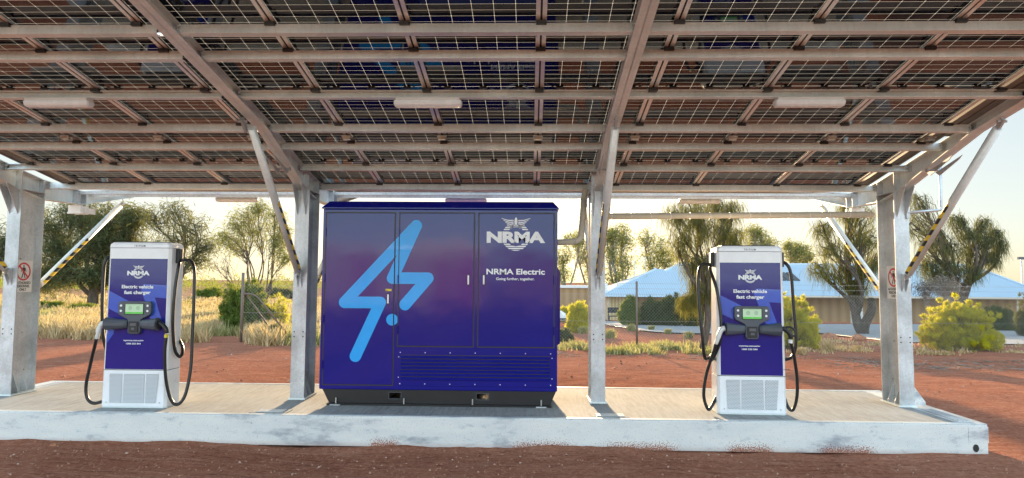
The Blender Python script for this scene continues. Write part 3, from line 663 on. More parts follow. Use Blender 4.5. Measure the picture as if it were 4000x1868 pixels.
MB().prism([(-1.728, 1.682), (-1.712, 1.682), (-1.72, 1.697)], 'y', CY-.0115, CY-.0106).build('caution_mark', 'sign_black', cab)
# bolt decal: capsules cut to each door and the pillar between them
def capsule(a_, b_, r, n=14):
    an = math.atan2(b_[1]-a_[1], b_[0]-a_[0]); P = []
    for k in range(n+1): t_ = an+math.pi/2+math.pi*k/n; P.append((a_[0]+r*math.cos(t_), a_[1]+r*math.sin(t_)))
    for k in range(n+1): t_ = an-math.pi/2+math.pi*k/n; P.append((b_[0]+r*math.cos(t_), b_[1]+r*math.sin(t_)))
    return P
def clip(P, x0, x1, z0, z1):
    for ax_, lim, sg in ((0, x0, 1), (0, x1, -1), (1, z0, 1), (1, z1, -1)):
        out = []
        for k in range(len(P)):
            p, q = P[k-1], P[k]; pi_, qi = sg*(p[ax_]-lim) >= 0, sg*(q[ax_]-lim) >= 0
            if pi_ != qi: t_ = (lim-p[ax_])/(q[ax_]-p[ax_]); out.append((p[0]+(q[0]-p[0])*t_, p[1]+(q[1]-p[1])*t_))
            if qi: out.append(q)
        P = out
        if not P: return P
    return P
cr = .069; caps = [((-1.379, 2.464), (-2.227, 1.539)), ((-2.227, 1.539), (-1.797, 1.540)), ((-1.797, 1.540), (-2.082, .902)), ((-1.379, 2.464), (-1.655, 1.832)), ((-1.655, 1.832), (-1.230, 1.834)), ((-1.230, 1.834), (-1.498, 1.518)), ((-1.652, 1.337), (-1.6519, 1.337))]
for (x0, x1, z0, z1, yy) in ((-2.469, -1.639, .57, 2.6, CY-.0085), (-1.627, -1.589, .5, 2.66, CY-.0005), (-1.577, -.69, 1.03, 2.6, CY-.0085)):
    mb = MB()
    for k, (a_, b_) in enumerate(caps):
        P = clip(capsule(a_, b_, cr), x0, x1, z0, z1)
        if len(P) > 2: mb.add([(u, yy-.0004*(k+1), v) for u, v in P], [tuple(range(len(P)))])
    mb.build('bolt_decal', 'decal_blue', cab)
ftext('NRMA', 'decal_white', cab, -.180, CY-.0095, 2.262, .144, .700, bold=.055, space=.97)
emblem(cab, -.181, CY-.0095, 2.337, .168)
ftext('NRMA Electric', 'decal_white', cab, -.181, CY-.0095, 1.885, .072, .697, bold=.028)
ftext('Going further, together.', 'decal_white', cab, -.184, CY-.0095, 1.818, .033, .458, bold=.018)
# louvre panel
lv = MB().box(-1.586, .277, CY-.010, CY+.01, .559, .974).build('louvre_panel', 'cabinet_paint', cab, bevel=.003)
MB().box(-1.537, .232, CY-.0125, CY-.0105, .633, .925).build('louvre_shade_plate', 'sign_black', lv)  # flat black plate stands in for the shade of an opening behind the blades
bl = MB(); nb = 7; hh_ = (.925-.633)/nb
for k in range(nb):
    z0 = .633+hh_*k; bl.prism([(CY-.034, z0+.004), (CY-.029, z0+.001), (CY-.0130, z0+hh_-.014), (CY-.0140, z0+hh_-.009), (CY-.018, z0+hh_-.011)], 'x', -1.535, .230)
bl.each('blade', 'cabinet_paint', lv)
sc = MB()
for k in range(7):
    x = -1.545+k*(.24+1.545)/6
    for z in (.585, .952): sc.tube([(x, CY-.0105, z), (x, CY-.014, z)], .006, 8)
for z in (.66, .90):
    for x in (-1.563, .256): sc.tube([(x, CY-.0105, z), (x, CY-.014, z)], .006, 8)
sc.each('screw', 'white_paint', lv)
MB().prism([(.319, 1.02), (.362, 1.05), (.362, 1.93), (.319, 1.99)], 'y', .88, 1.55).build('side_vent', 'cabinet_paint', cab, bevel=.004)
# black skid with fork pockets that run right through
sk = MB(); pk = [(-1.675, -1.535), (-.635, -.49)]; z0, z1 = SZ+.02, .5065; za, zb_ = .405, .475
sk.prism([(-2.395, z0), (pk[0][0], z0), (pk[0][0], z1), (-2.478, z1)], 'y', CY+.02, 1.70).prism([(pk[0][1], z0), (pk[1][0], z0), (pk[1][0], z1), (pk[0][1], z1)], 'y', CY+.02, 1.70).prism([(pk[1][1], z0), (.235, z0), (.305, z1), (pk[1][1], z1)], 'y', CY+.02, 1.70)
for a_, b_ in pk: sk.box(a_, b_, CY+.02, 1.70, z0, za).box(a_, b_, CY+.02, 1.70, zb_, z1)
sk.build('skid_base', 'skid_black', cab)
MB().box(-2.41, .25, CY-.03, 1.74, SZ+.001, SZ+.018).build('skid_foot', 'skid_black', cab)
rm = MB()
for a_, b_ in pk:
    for q in (rm,): q.box(a_-.006, b_+.006, CY+.016, CY+.0195, zb_, zb_+.006).box(a_-.006, b_+.006, CY+.016, CY+.0195, za-.006, za).box(a_-.006, a_, CY+.016, CY+.0195, za, zb_).box(b_, b_+.006, CY+.016, CY+.0195, za, zb_)
rm.each('pocket_rim', 'charcoal_plastic', cab)
an = MB()
for px_ in (1313, 1578, 1846, 2114):
    x = at(px_, 1575, CY)[0]; an.tube([(x, CY-.012, SZ+.018), (x, CY-.012, SZ+.085)], .008, 8)
an.each('anchor_bolt', 'bolt_steel', cab)
for px_ in (1313, 2114): x = at(px_, 1575, CY)[0]; MB().box(x-.06, x+.06, CY-.06, CY-.031, SZ, SZ+.012).build('foot_shim', 'galvanised', cab)

# ------------------------------------------------------------------ chargers
def spline(pts, n=8):
    P = [Vector(p) for p in pts]; P = [P[0]*2-P[1]] + P + [P[-1]*2-P[-2]]; out = []
    for i in range(1, len(P)-2):
        for k in range(n):
            t_ = k/n; a_, b_, c_, d_ = P[i-1:i+3]
            out.append(.5*((2*b_)+(c_-a_)*t_+(2*a_-5*b_+4*c_-d_)*t_*t_+(3*b_-a_-3*c_+d_)*t_**3))
    return out+[P[-2]]
def charger(mir, label):
    r = empty('vehicle_charger', (0, 0, 0), label, 'charger', 'electric vehicle chargers on the platform')
    plan = [(-.350, 0), (.350, 0), (.378, .03), (.382, .27), (.35, .33), (-.35, .33), (-.382, .27), (-.378, .03)]
    def rg(z, s, g=0): return [(x*s+(g if x > 0 else -g), (y-.16)*s+.16+(g if y > .16 else -g), z) for x, y in plan]
    MB().loft([rg(.0, 1.012), rg(.012, 1.012)]).build('plinth', 'galvanised_dull', r)
    MB().loft([rg(.013, 1.012), rg(.424, 1.0)]).build('lower_housing', 'white_paint', r, bevel=.004)
    MB().loft([rg(.430, 1.0), rg(1.83, .975)]).build('body', 'white_paint', r, bevel=.004)
    MB().loft([rg(.4245, .995), rg(.4295, .995)]).build('seam', 'charcoal_plastic', r)
    MB().loft([rg(1.833, .985), rg(1.872, .97), rg(1.896, .90)]).build('top_cap', 'white_paint', r, bevel=.004)
    MB().loft([rg(1.8965, .80), rg(1.905, .80)]).build('top_plate', 'charcoal_plastic', r, bevel=.003)
    ftext('TRITIUM', 'letter_grey', r, 0, -.001, 1.845, .022, .132, bold=.004, space=1.35)
    for zz, nm in ((1.71, 0),): MB().box(-.335, .335, .004, .0125, 1.712, 1.822).build('upper_trim', 'white_paint', r, bevel=.002)
    tilt = lambda z: .006*(z-.43)/1.4
    pn = MB(); pn.loft([[(-.343, -.004, .436), (.343, -.004, .436), (.343, .004, .436), (-.343, .004, .436)], [(-.336, .002, 1.706), (.336, .002, 1.706), (.336, .012, 1.706), (-.336, .012, 1.706)]]).build('front_panel', 'charger_paint', r, bevel=.002)
    def poly(P, off=.0012): return [(x, -.004+.006*(z-.436)/1.27-off, z) for x, z in P]
    mb = MB(); A_ = [(-.338, 1.335), (-.10, 1.215), (-.19, 1.15), (-.19, 1.06), (-.341, 1.13)]; mb.add(poly(A_), [tuple(range(5))])
    B1 = [(.03, 1.37), (.07, 1.412), (.336, 1.40), (.337, 1.25), (.205, 1.26), (.09, 1.215)]; mb.add(poly(B1), [tuple(range(6))])
    mb.add(poly([(.09, 1.2149), (.205, 1.2599), (.31, .96), (.16, 1.02)]), [(0, 1, 2, 3)]); mb.build('blue_graphic', 'panel_blue', r)
    if not mir: MB().add(poly([(-.341, 1.05), (-.24, .98), (-.26, .84), (-.341, .72)]), [(0, 1, 2, 3)]).build('blue_graphic', 'panel_blue', r)
    yt = lambda z: -.0075+.006*(z-.436)/1.27
    ftext('NRMA', 'decal_white', r, 0, yt(1.53), 1.512, .056, .265, bold=.055, space=.97)
    emblem(r, 0, yt(1.53), 1.54, .066)
    ftext('Electric vehicle', 'decal_white', r, -.003, yt(1.39), 1.362, .042, .372, bold=.030)
    ftext('fast charger', 'decal_white', r, -.003, yt(1.32), 1.297, .042, .312, bold=.030)
    ftext('mynrma.com.au/ev', 'decal_white', r, -.02, yt(.76), .757, .019, .235, bold=.022)
    ftext('1300 233 544', 'decal_white', r, -.02, yt(.72), .719, .019, .172, bold=.024)
    cs = MB().prism([(-.193, 1.195), (-.17, 1.215), (.17, 1.215), (.193, 1.195), (.193, 1.085), (.18, 1.06), (.085, 1.01), (.073, .99), (.073, .865), (.055, .843), (-.055, .843), (-.073, .865), (-.073, .99), (-.085, 1.01), (-.18, 1.06), (-.193, 1.085)], 'y', -.05, .004).build('console', 'charcoal_plastic', r, bevel=.008)
    MB().box(-.112, .112, -.0535, -.0505, 1.062, 1.192).build('bezel', 'sign_black', cs)
    MB().box(-.102, .102, -.0555, -.0540, 1.072, 1.184).build('screen', 'screen', cs)
    MB().box(-.102, -.002, -.0565, -.0558, 1.074, 1.092).box(.002, .102, -.0565, -.0558, 1.074, 1.092).build('screen_bar', 'screen_bar', cs)
    ic = MB()
    for cx_ in (-.045, .045):
        n_ = 16; 
        for k in range(n_):
            a0, a1 = 2*math.pi*k/n_, 2*math.pi*(k+1)/n_
            ic.add([(cx_+rr_*math.cos(q), -.0562, 1.138+rr_*math.sin(q)) for q, rr_ in ((a0, .019), (a1, .019), (a1, .015), (a0, .015))], [(0, 1, 2, 3)])
        for dx, dz in ((-.006, .006), (.006, .006), (0, -.007)): ic.add([(cx_+dx-.003, -.0562, 1.138+dz-.003), (cx_+dx+.003, -.0562, 1.138+dz-.003), (cx_+dx+.003, -.0562, 1.138+dz+.003), (cx_+dx-.003, -.0562, 1.138+dz+.003)], [(0, 1, 2, 3)])
    ic.add([(-.09, -.0562, 1.176), (.09, -.0562, 1.176), (.09, -.0562, 1.173), (-.09, -.0562, 1.173)], [(0, 1, 2, 3)]); ic.build('screen_icons', 'letter_grey', cs)
    bt = MB()
    for x in (-.155, .155):
        for z in (1.165, 1.105): bt.tube([(x, -.0505, z), (x, -.056, z)], .013, 12)
    bt.each('button', 'decal_white', cs)
    rd = MB().box(-.055, .055, -.062, -.0505, .862, .985).build('card_reader', 'black_plastic', cs, bevel=.006)
    MB().box(-.035, .035, -.066, -.0625, .935, .965).box(-.02, .02, -.066, -.0625, .89, .915).build('reader_slot', 'letter_grey', rd)
    for sg in (-1, 1):
        def ring(x, h, d, z): return [(sg*x, -.004-d*.5-d*.5*math.cos(a_), z+h*.5*math.sin(a_)) if abs(math.sin(a_)) < .99 else (sg*x, -.004-d*.5-d*.5*math.cos(a_), z+h*.5*math.sin(a_)) for a_ in [q*math.pi/6+math.pi/12 for q in range(12)]]
        ho = MB().loft([ring(.075, .085, .06, .955), ring(.10, .10, .08, .955), ring(.20, .125, .11, .955), ring(.30, .150, .15, .96)]).build('holster', 'charcoal_plastic', r, bevel=.004)
        MB().loft([ring(.3005, .115, .11, .96), ring(.304, .115, .11, .96)]).build('holster_mouth', 'sign_black', ho)
    # connectors and leads
    wc_ = [(-.315, -.085, .965), (-.345, -.09, .955), (-.375, -.09, .90), (-.395, -.08, .83), (-.41, -.07, .79)]
    MB().tube(spline(wc_, 4), [.030]*6+[.027]*5+[.022]*6, 10).build('white_connector', 'white_connector', r, smooth=True)
    bc_ = [(.315, -.085, .975), (.36, -.09, .95), (.40, -.09, .90), (.405, -.085, .86)]
    MB().tube(spline(bc_, 4), [.026]*13, 10).build('black_connector', 'black_plastic', r, smooth=True)
    if mir: MB().tube(spline([(.35, -.09, .985), (.41, -.09, .985), (.455, -.09, .94), (.45, -.09, .895), (.40, -.09, .885)], 5), .012, 8).build('connector_grip', 'black_plastic', r, smooth=True)
    m = MB().tube([(.405, -.085, .845), (.402, -.083, .81)], .022, 10); m.build('lead_tag', 'label_yellow' if not mir else 'decal_white', r)
    far_s = [[(.40, .15, 1.69), (.425, .08, 1.62), (.415, .04, 1.35), (.41, .03, 1.0), (.425, .06, .68), (.455, .11, .575), (.465, .16, .60), (.43, .22, .68), (.34, .28, .78)],
             [(.40, .15, 1.695), (.50, .20, 1.69), (.575, .15, 1.58), (.60, .12, 1.30), (.61, .1, .80), (.615, .08, .45), (.585, .04, .15), (.52, .0, .045), (.455, -.03, .11), (.405, -.06, .35), (.392, -.08, .65), (.404, -.084, .82)]]
    near_s = [[(-.38, .2, 1.74), (-.425, .14, 1.735), (-.465, .1, 1.68), (-.480, .1, 1.50), (-.475, .1, 1.1), (-.46, .12, .80), (-.43, .16, .62), (-.38, .22, .585)],
              [(-.41, -.07, .79), (-.455, -.03, .70), (-.53, .02, .48), (-.575, .03, .25), (-.555, .03, .10), (-.48, .03, .04), (-.38, .06, .06)]]
    if mir:
        nb_ = [[(-.40, .15, 1.69), (-.50, .2, 1.68), (-.545, .16, 1.55), (-.55, .12, 1.25), (-.52, .1, .85), (-.49, .14, .62), (-.43, .2, .60), (-.35, .26, .66)],
               [(-.40, .14, 1.695), (-.425, .08, 1.62), (-.38, -.02, 1.4), (-.345, -.06, 1.05), (-.36, -.05, .82), (-.40, .02, .66), (-.42, .10, .59), (-.36, .18, .62)],
               [(-.41, -.07, .79), (-.43, -.05, .70), (-.50, -.0, .45), (-.53, .02, .20), (-.48, .04, .045), (-.43, .06, .08), (-.37, .10, .17)]]
        fb_ = [[(.38, .2, 1.72), (.44, .12, 1.70), (.485, .1, 1.58), (.505, .1, 1.25), (.525, .1, .85), (.50, .12, .66), (.44, .18, .60), (.38, .24, .62)],
               [(.404, -.084, .82), (.44, -.06, .70), (.485, -.02, .45), (.49, .0, .22), (.455, .03, .06), (.41, .06, .08), (.385, .12, .2)]]
        far_s, near_s = fb_, nb_
    for p in far_s+near_s: MB().tube(spline(p, 8), .0185, 10).build('cable', 'rubber', r, smooth=True)
    for sg in (-1, 1): MB().prism([(.10, 1.66), (.19, 1.66), (.19, 1.83), (.10, 1.83)], 'x', *sorted((sg*.370, sg*.415))).build('cable_hook', 'black_plastic', r, bevel=.01)
    # perforated grille in three fields
    gr = MB(); yg = -.0095
    for a_, b_, c_, d_ in ((-.285, -.135, -.27, -.135), (-.115, .125, -.115, .125), (.145, .290, .145, .265)):
        gr.add([(c_, yg+.0, .055), (d_, yg+.0, .055), (b_, yg+.0045, .385), (a_, yg+.0045, .385)], [(0, 1, 2, 3)])
    gr.each('grille', 'perforated', r)
    fx_ = MB()
    for x in (-.31, .31): fx_.tube([(x, -.0035, .06), (x, -.010, .06)], .008, 8)
    fx_.each('fixing', 'bolt_steel', r)
    return r
c1 = charger(False, 'white and violet vehicle charger standing left of the cabinet, warm grass behind it')
c1.location = (-4.545, .272, SZ)
c2 = charger(True, 'white vehicle charger standing right of the cabinet, blue roofed house behind it'); c2.location = (2.495, .335, SZ); c2.rotation_euler = (0, 0, R(-2.5))
v_ = ftext('TRITIUM', 'letter_grey', c2, .362+2.495, .335-.002, SZ+.50, .012, .10, bold=.003, space=1.3)
# ------------------------------------------------------------------ vegetation
def rv(n): v = rng.normal(size=(n, 3)); return v/np.linalg.norm(v, axis=1, keepdims=True)
def strips(P, D, L, W, droop, seg=3):
    """thin hanging leaves: P start (n,3), D direction, lengths, widths; returns quads"""
    n = len(P); side = np.cross(D, rv(n)); side /= np.linalg.norm(side, axis=1, keepdims=True)+1e-9; out = []; p = P.copy(); d = D.copy()
    for k in range(seg):
        q = p + d*(L/seg)[:, None]; w0 = W*(1-.3*k/seg); w1 = W*(1-.3*(k+1)/seg) if k < seg-1 else W*.25
        out.append(np.stack([p-side*w0[:, None], p+side*w0[:, None], q+side*w1[:, None], q-side*w1[:, None]], 1))
        p = q; d = d + np.array([0, 0, -1.])*droop; d /= np.linalg.norm(d, axis=1, keepdims=True)
    return np.concatenate(out)
def leaves(tips, style, sc=1.0, dens=1.0):
    T = np.asarray(tips); n = len(T); out = []
    if style == 'needle':
        m = int(13*dens); P = np.repeat(T, m, 0) + rng.normal(size=(n*m, 3))*.22*sc; D = rv(n*m); D[:, 2] = D[:, 2]*.6-.1; D /= np.linalg.norm(D, axis=1, keepdims=True)
        out = strips(P, D, rng.uniform(.25, .6, n*m)*sc, rng.uniform(.008, .020, n*m)*sc, .45)
    elif style == 'weep':
        m = int(11*dens); P = np.repeat(T, m, 0) + rng.normal(size=(n*m, 3))*np.array([.16, .16, .10])*sc; D = rv(n*m)*.55+np.array([0, 0, -.8]); D /= np.linalg.norm(D, axis=1, keepdims=True)
        out = strips(P, D, rng.uniform(.35, 1.0, n*m)*sc, rng.uniform(.005, .011, n*m)*sc, .5)
    else:
        m = int({'gum': 17, 'bush': 62}[style]*dens); a = {'gum': .34, 'bush': .095}[style]*sc
        P = np.repeat(T, m, 0) + rv(n*m)*a*rng.uniform(0, 1, (n*m, 1))**.6; D = rv(n*m)
        D = D*.7 + np.array([0, 0, {'gum': -.5, 'bush': .75}[style]]); D /= np.linalg.norm(D, axis=1, keepdims=True)
        out = strips(P, D, rng.uniform(.10, .19, n*m)*sc*(.62 if style == 'bush' else 1), rng.uniform(.012, .026, n*m)*sc*(.55 if style == 'bush' else 1), .1, 1)
    return out
def limb(mb, a_, b_, r0, r1, wob, n=6, seg=6, sag=0):
    a_, b_ = np.array(a_), np.array(b_); L = np.linalg.norm(b_-a_); off = rng.normal(size=(2, 3))*wob*L; pts = []
    for k in range(seg+1):
        t_ = k/seg; p = a_+(b_-a_)*t_ + off[0]*math.sin(math.pi*t_) + off[1]*math.sin(2*math.pi*t_)*.5 + np.array([0, 0, sag*L*math.sin(math.pi*t_)]); pts.append(p)
    mb.tube(pts, [r0+(r1-r0)*k/seg for k in range(seg+1)], n, False); return np.array(pts)
def tree(name, label, base_px, Y, blobs, leaf, style, bark='bark', tr=.18, fork=.35, tips=26, sc=1.0, dens=1.0, cat='tree', group=None, stems=1, depth=1.0, parts=('trunk', 'crown'), base=None, rt=.012):
    b = at(base_px, 1300, Y) if base is None else np.array(base); b = np.array([b[0], Y, 0.]); b[2] = float(G(b[0], b[1]))
    r = empty(name, tuple(b), label, cat, group); mb = MB(); T = []
    d_ = Y-O[1]; cen = []
    for cx_, cy_, rx, ry in blobs:
        c_ = at(cx_, cy_, Y+rng.uniform(-.5, .5)*rx*d_/FPX*depth); cen.append((c_, rx*d_/FPX, ry*d_/FPX))
    top = np.mean([c_[0] for c_ in cen], 0); forks = []
    for s_ in range(stems):
        e = b+(top-b)*fork + (rng.normal(size=3)*np.array([.25, .25, .05])*(stems > 1))*np.linalg.norm(top-b)*.4
        forks.append(limb(mb, b+rng.normal(size=3)*np.array([.1, .1, 0])*(stems > 1), e, tr, tr*.7, .04, 9))
    for c_, rx, ry in cen:
        f = min(forks, key=lambda q: np.linalg.norm(q[-1]-c_)); st = f[rng.integers(3, 7)]
        main = limb(mb, st, c_, tr*.45, tr*.12, .07, 6, 8, sag=.05)
        n = max(4, int(tips*(rx*ry)/(1.0+.0*rx)**1)) if False else tips
        for k in range(n):
            v = rng.normal(size=3); v /= np.linalg.norm(v); v *= rng.uniform(.25, 1)**.5; tp = c_+v*np.array([rx, rx*depth, ry])
            a_ = main[rng.integers(3, 9)]; br = limb(mb, a_, tp, tr*.10+rt*.5, rt*.5, .10, 4, 4, sag=.08); T.append(tp); T.append(br[3]); 
            if rng.random() < .6: T.append(br[2]+rng.normal(size=3)*.15*sc)
    mb.build(parts[0], bark, r, smooth=True); quads(parts[1], leaves(T, style, sc, dens), leaf, r); return r
CAS = 'casuarina_leaf'
tree('desert_oak', 'big dense grey green desert oak filling the view behind the left charger', 372, 38, [(215, 880, 90, 80), (310, 830, 95, 60), (420, 850, 90, 70), (235, 990, 100, 70), (360, 960, 90, 70), (480, 950, 80, 70), (300, 1075, 110, 55), (430, 1060, 80, 55), (520, 840, 60, 45), (185, 1090, 45, 50), (505, 1050, 50, 50)], CAS, 'needle', dens=1.5, tr=.42, tips=36, sc=1.35, fork=.45)
tree('desert_oak', 'open branched desert oak whose crown spreads right of the left charger', 690, 36, [(610, 850, 60, 50), (690, 830, 70, 50), (760, 880, 60, 50), (815, 960, 45, 45), (700, 940, 80, 50), (600, 970, 60, 55), (770, 1020, 60, 30), (640, 1050, 55, 40)], CAS, 'needle', tr=.22, tips=18, sc=1.1, fork=.5, rt=.025)
tree('desert_oak', 'dark leafy tree just past the far left edge, behind the leftmost post', -60, 34, [(-40, 900, 70, 90), (10, 960, 40, 60), (-60, 1030, 60, 60)], CAS, 'needle', tr=.25, tips=24, sc=1.2)
tree('mulga_tree', 'sparse many stemmed mulga tree against the yellow sky, left of the second post', 985, 30, [(905, 870, 45, 40), (960, 830, 45, 40), (1010, 805, 35, 30), (1070, 840, 45, 40), (1115, 890, 35, 45), (925, 950, 45, 35), (1000, 900, 50, 45), (1080, 950, 45, 40), (1120, 1000, 35, 35), (870, 925, 35, 35)], 'gum_leaf', 'needle', bark='bark', tr=.11, tips=18, sc=.85, fork=.33, stems=4, dens=.85, rt=.012)
tree('mulga_tree', 'bare lean branch tree low between the left charger and mulga, few leaves', 955, 27, [(840, 1030, 45, 20), (880, 1000, 30, 20), (1090, 1060, 35, 22), (860, 1045, 40, 15)], 'gum_leaf', 'needle', tr=.05, tips=9, sc=.6, fork=.3, dens=.2, rt=.012, stems=2)
tree('weeping_casuarina', 'tall weeping casuarina with hanging strands between third post and right charger', 2742, 13.4, [(2625, 830, 45, 40), (2690, 795, 50, 40), (2780, 790, 60, 40), (2860, 815, 45, 45), (2650, 930, 45, 55), (2735, 880, 50, 60), (2820, 900, 50, 60), (2875, 920, 30, 50), (2700, 1010, 45, 50), (2770, 1010, 45, 50), (2725, 1110, 45, 45), (2690, 1170, 35, 30), (2770, 1130, 30, 30), (2840, 970, 35, 40)], 'weeping_leaf', 'weep', tr=.12, tips=16, sc=.62, fork=.62, dens=1.35, rt=.008)
tree('casuarina', 'wide casuarina with drooping foliage behind the rear brace of the right post', 3372, 27, [(3215, 880, 45, 35), (3290, 800, 60, 45), (3370, 830, 55, 50), (3240, 960, 50, 40), (3330, 930, 55, 50), (3410, 920, 50, 55), (3200, 1035, 50, 35), (3280, 1050, 60, 35), (3370, 1040, 60, 45), (3430, 1010, 40, 40), (3340, 1110, 60, 25)], 'weeping_leaf', 'weep', tr=.26, tips=20, sc=.85, fork=.4, dens=.95, rt=.02, stems=2)
tree('casuarina', 'broad weeping casuarina spreading right of the rightmost post over the roof', 3690, 27, [(3590, 780, 45, 35), (3560, 870, 50, 50), (3640, 880, 55, 45), (3620, 960, 60, 45), (3710, 950, 60, 40), (3770, 900, 45, 30), (3840, 860, 30, 25), (3800, 980, 50, 35), (3850, 930, 40, 30), (3700, 1030, 60, 35), (3780, 1050, 50, 35), (3600, 1040, 50, 40), (3650, 1080, 50, 30), (3880, 1000, 25, 25), (3905, 945, 22, 18), (3890, 900, 20, 15), (3740, 850, 35, 22)], CAS, 'weep', tr=.22, tips=19, sc=.85, fork=.55, dens=.9, rt=.02, stems=2)
tree('dead_shrub', 'leafless grey twiggy shrub behind the rightmost post below the casuarina', 3660, 22, [(3610, 1120, 40, 30), (3670, 1110, 45, 35), (3720, 1125, 30, 30)], 'dead_twig', 'needle', bark='bark_pale', tr=.05, tips=40, sc=.55, fork=.3, dens=.5, cat='shrub', stems=3, parts=('stem', 'twigs'))
gg = 'gum trees behind the house'
for i, (bx, Y, bl, lab) in enumerate([
    (2215, 66, [(2200, 1000, 45, 40), (2235, 940, 40, 40), (2190, 1070, 45, 35)], 'gum tree with yellow lit leaves between the cabinet and the third post'),
    (2300, 70, [(2290, 1000, 50, 45), (2270, 930, 40, 35), (2320, 1070, 40, 35)], 'gum tree hidden mostly by the third post'),
    (2420, 64, [(2375, 920, 35, 35), (2415, 900, 40, 30), (2455, 930, 45, 45), (2390, 990, 45, 50), (2450, 1020, 50, 45), (2400, 1075, 50, 35)], 'rounded gum tree right of the third post, above the left end of the blue roof'),
    (2560, 68, [(2530, 930, 40, 35), (2580, 960, 40, 45), (2540, 1010, 50, 45), (2610, 1010, 40, 40)], 'pale gum tree just left of the tall weeping casuarina'),
    (2950, 72, [(2930, 900, 35, 25), (2970, 910, 35, 30), (2950, 950, 50, 30), (3010, 950, 30, 20)], 'gum crown showing above the right charger'),
    (3110, 72, [(3090, 960, 35, 22), (3130, 965, 35, 25), (3100, 995, 50, 25), (3150, 1000, 30, 20)], 'small gum crown right of the right charger above the roof ridge')]):
    tree('gum_tree', lab, bx, Y, bl, 'gum_leaf', 'gum', bark='bark_pale', tr=.3, tips=26, sc=1.9, dens=.8, group=gg)
def bush(name, label, cx_, foot, Y, rx, ry, leaf, n=150, sc=1.0, dens=1.0, up=.0, group=None):
    b = at(cx_, 1300, Y); b = np.array([b[0], Y, float(G(b[0], Y))]); k = (Y-O[1])/FPX; W_, H_ = rx*k, ry*k
    r = empty(name, tuple(b), label, 'bush', group); mb = MB(); T = []
    for i in range(n):
        a_ = rng.uniform(0, 2*math.pi); el = rng.uniform(-.12, 1)**1.0; q = rng.uniform(.35, 1)**.5*rng.uniform(.86, 1.06)
        tp = b + np.array([math.cos(a_)*W_*math.sqrt(max(0, 1-max(0, el)**2.4))*q, math.sin(a_)*W_*math.sqrt(max(0, 1-max(0, el)**2.4))*q, H_*(.12+.86*max(el, .02)*q+.05*rng.normal())])
        pts = limb(mb, b+rng.normal(size=3)*np.array([.06, .06, 0]), tp, .016*sc, .004, .09, 4, 4, sag=-.06); T += [tp, pts[3]]
    mb.build('stem', 'bark', r, smooth=True); quads('foliage', leaves(T, 'bush', sc, dens), leaf, r); return r
bush('round_bush', 'rounded yellow green bush behind the chain link fence at the far right', 3748, 1350, 15.4, 140, 190, 'bright_leaf', 420, .95, 1.5)
bush('tall_bush', 'tall upright yellow green bush directly right of the right charger', 3085, 1345, 15.6, 110, 205, 'bright_leaf', 330, 1.0, 1.3)
bush('bright_bush', 'bright lime bush between the cabinet and the third post', 2262, 1262, 26, 48, 115, 'bright_leaf', 200, 1.6, 1.0)
bush('bright_bush', 'smaller round lime bush touching the cabinet edge, beyond the white car', 2205, 1200, 44, 30, 60, 'bright_leaf', 90, 1.9, .8)
bush('grey_bush', 'low grey green bush at the foot of the cabinet right edge', 2205, 1280, 17.5, 35, 55, 'casuarina_leaf', 80, .8, 1)
bush('fence_bush', 'soft green bush growing behind the left fence end post', 960, 1290, 17.5, 105, 205, 'green_leaf', 330, 1.2, 1.0)
bush('fence_bush', 'smaller yellowish bush behind the mesh, beside the second post', 1085, 1290, 18, 60, 150, 'bright_leaf', 90, .9, .6)
bush('house_shrub', 'feathery green shrub against the cream fence of the house', 2460, 1255, 38, 42, 115, 'green_leaf', 150, 1.9, .9)
bush('house_shrub', 'dark green shrub in the hedge behind the fence post, left one', 2545, 1255, 38, 45, 110, 'dark_leaf', 150, 2.0, .9)
bush('house_shrub', 'dark green shrub in the hedge right of the middle, beside the weeping casuarina', 2620, 1255, 37.5, 50, 125, 'dark_leaf', 160, 2.0, .9)
bush('house_shrub', 'dark green shrub at the hedge end behind the weeping casuarina trunk', 2700, 1255, 37, 50, 120, 'dark_leaf', 160, 2.0, .9)
bush('roof_shrub', 'rounded dark green shrub before the right end of the blue roof', 3760, 1240, 34, 50, 110, 'dark_leaf', 120, 1.7, .9)
bush('roof_shrub', 'dark green shrub near the right edge in front of the house', 3900, 1240, 34, 60, 95, 'dark_leaf', 120, 1.7, .9)
bush('edge_shrub', 'wispy dark shrub cut by the right edge of the view', 4010, 1240, 26, 35, 175, 'casuarina_leaf', 80, 1.2, .7)
for i, (px_, ft, Y, rx, ry, lf, lab) in enumerate([(190, 1238, 36, 60, 34, 'green_leaf', 'low green saltbush under the big desert oak, beside the leftmost post'), (330, 1240, 33, 70, 34, 'green_leaf', 'low green saltbush spreading between leftmost post and left charger'),
    (620, 1165, 52, 30, 22, 'green_leaf', 'small green shrub on the plain close to the left charger cable'), (810, 1120, 70, 60, 42, 'green_leaf', 'hazy olive shrub on the skyline left of the fence bush'), (560, 1130, 66, 50, 40, 'casuarina_leaf', 'hazy grey shrub on the skyline hidden by the left charger'), (1090, 1120, 75, 60, 40, 'casuarina_leaf', 'hazy dark shrub on the skyline by the second post'),
    (790, 1262, 24, 55, 34, 'dry_grass', 'round straw coloured shrub in the grass right of the left charger'), (1060, 1340, 13.2, 50, 70, 'casuarina_leaf', 'dry grey shrub growing through the mesh by the leaning brace')]):
    bush('saltbush', lab, px_, ft, Y, rx, ry, lf, 110, max(.7, (Y+7)/26), .9)
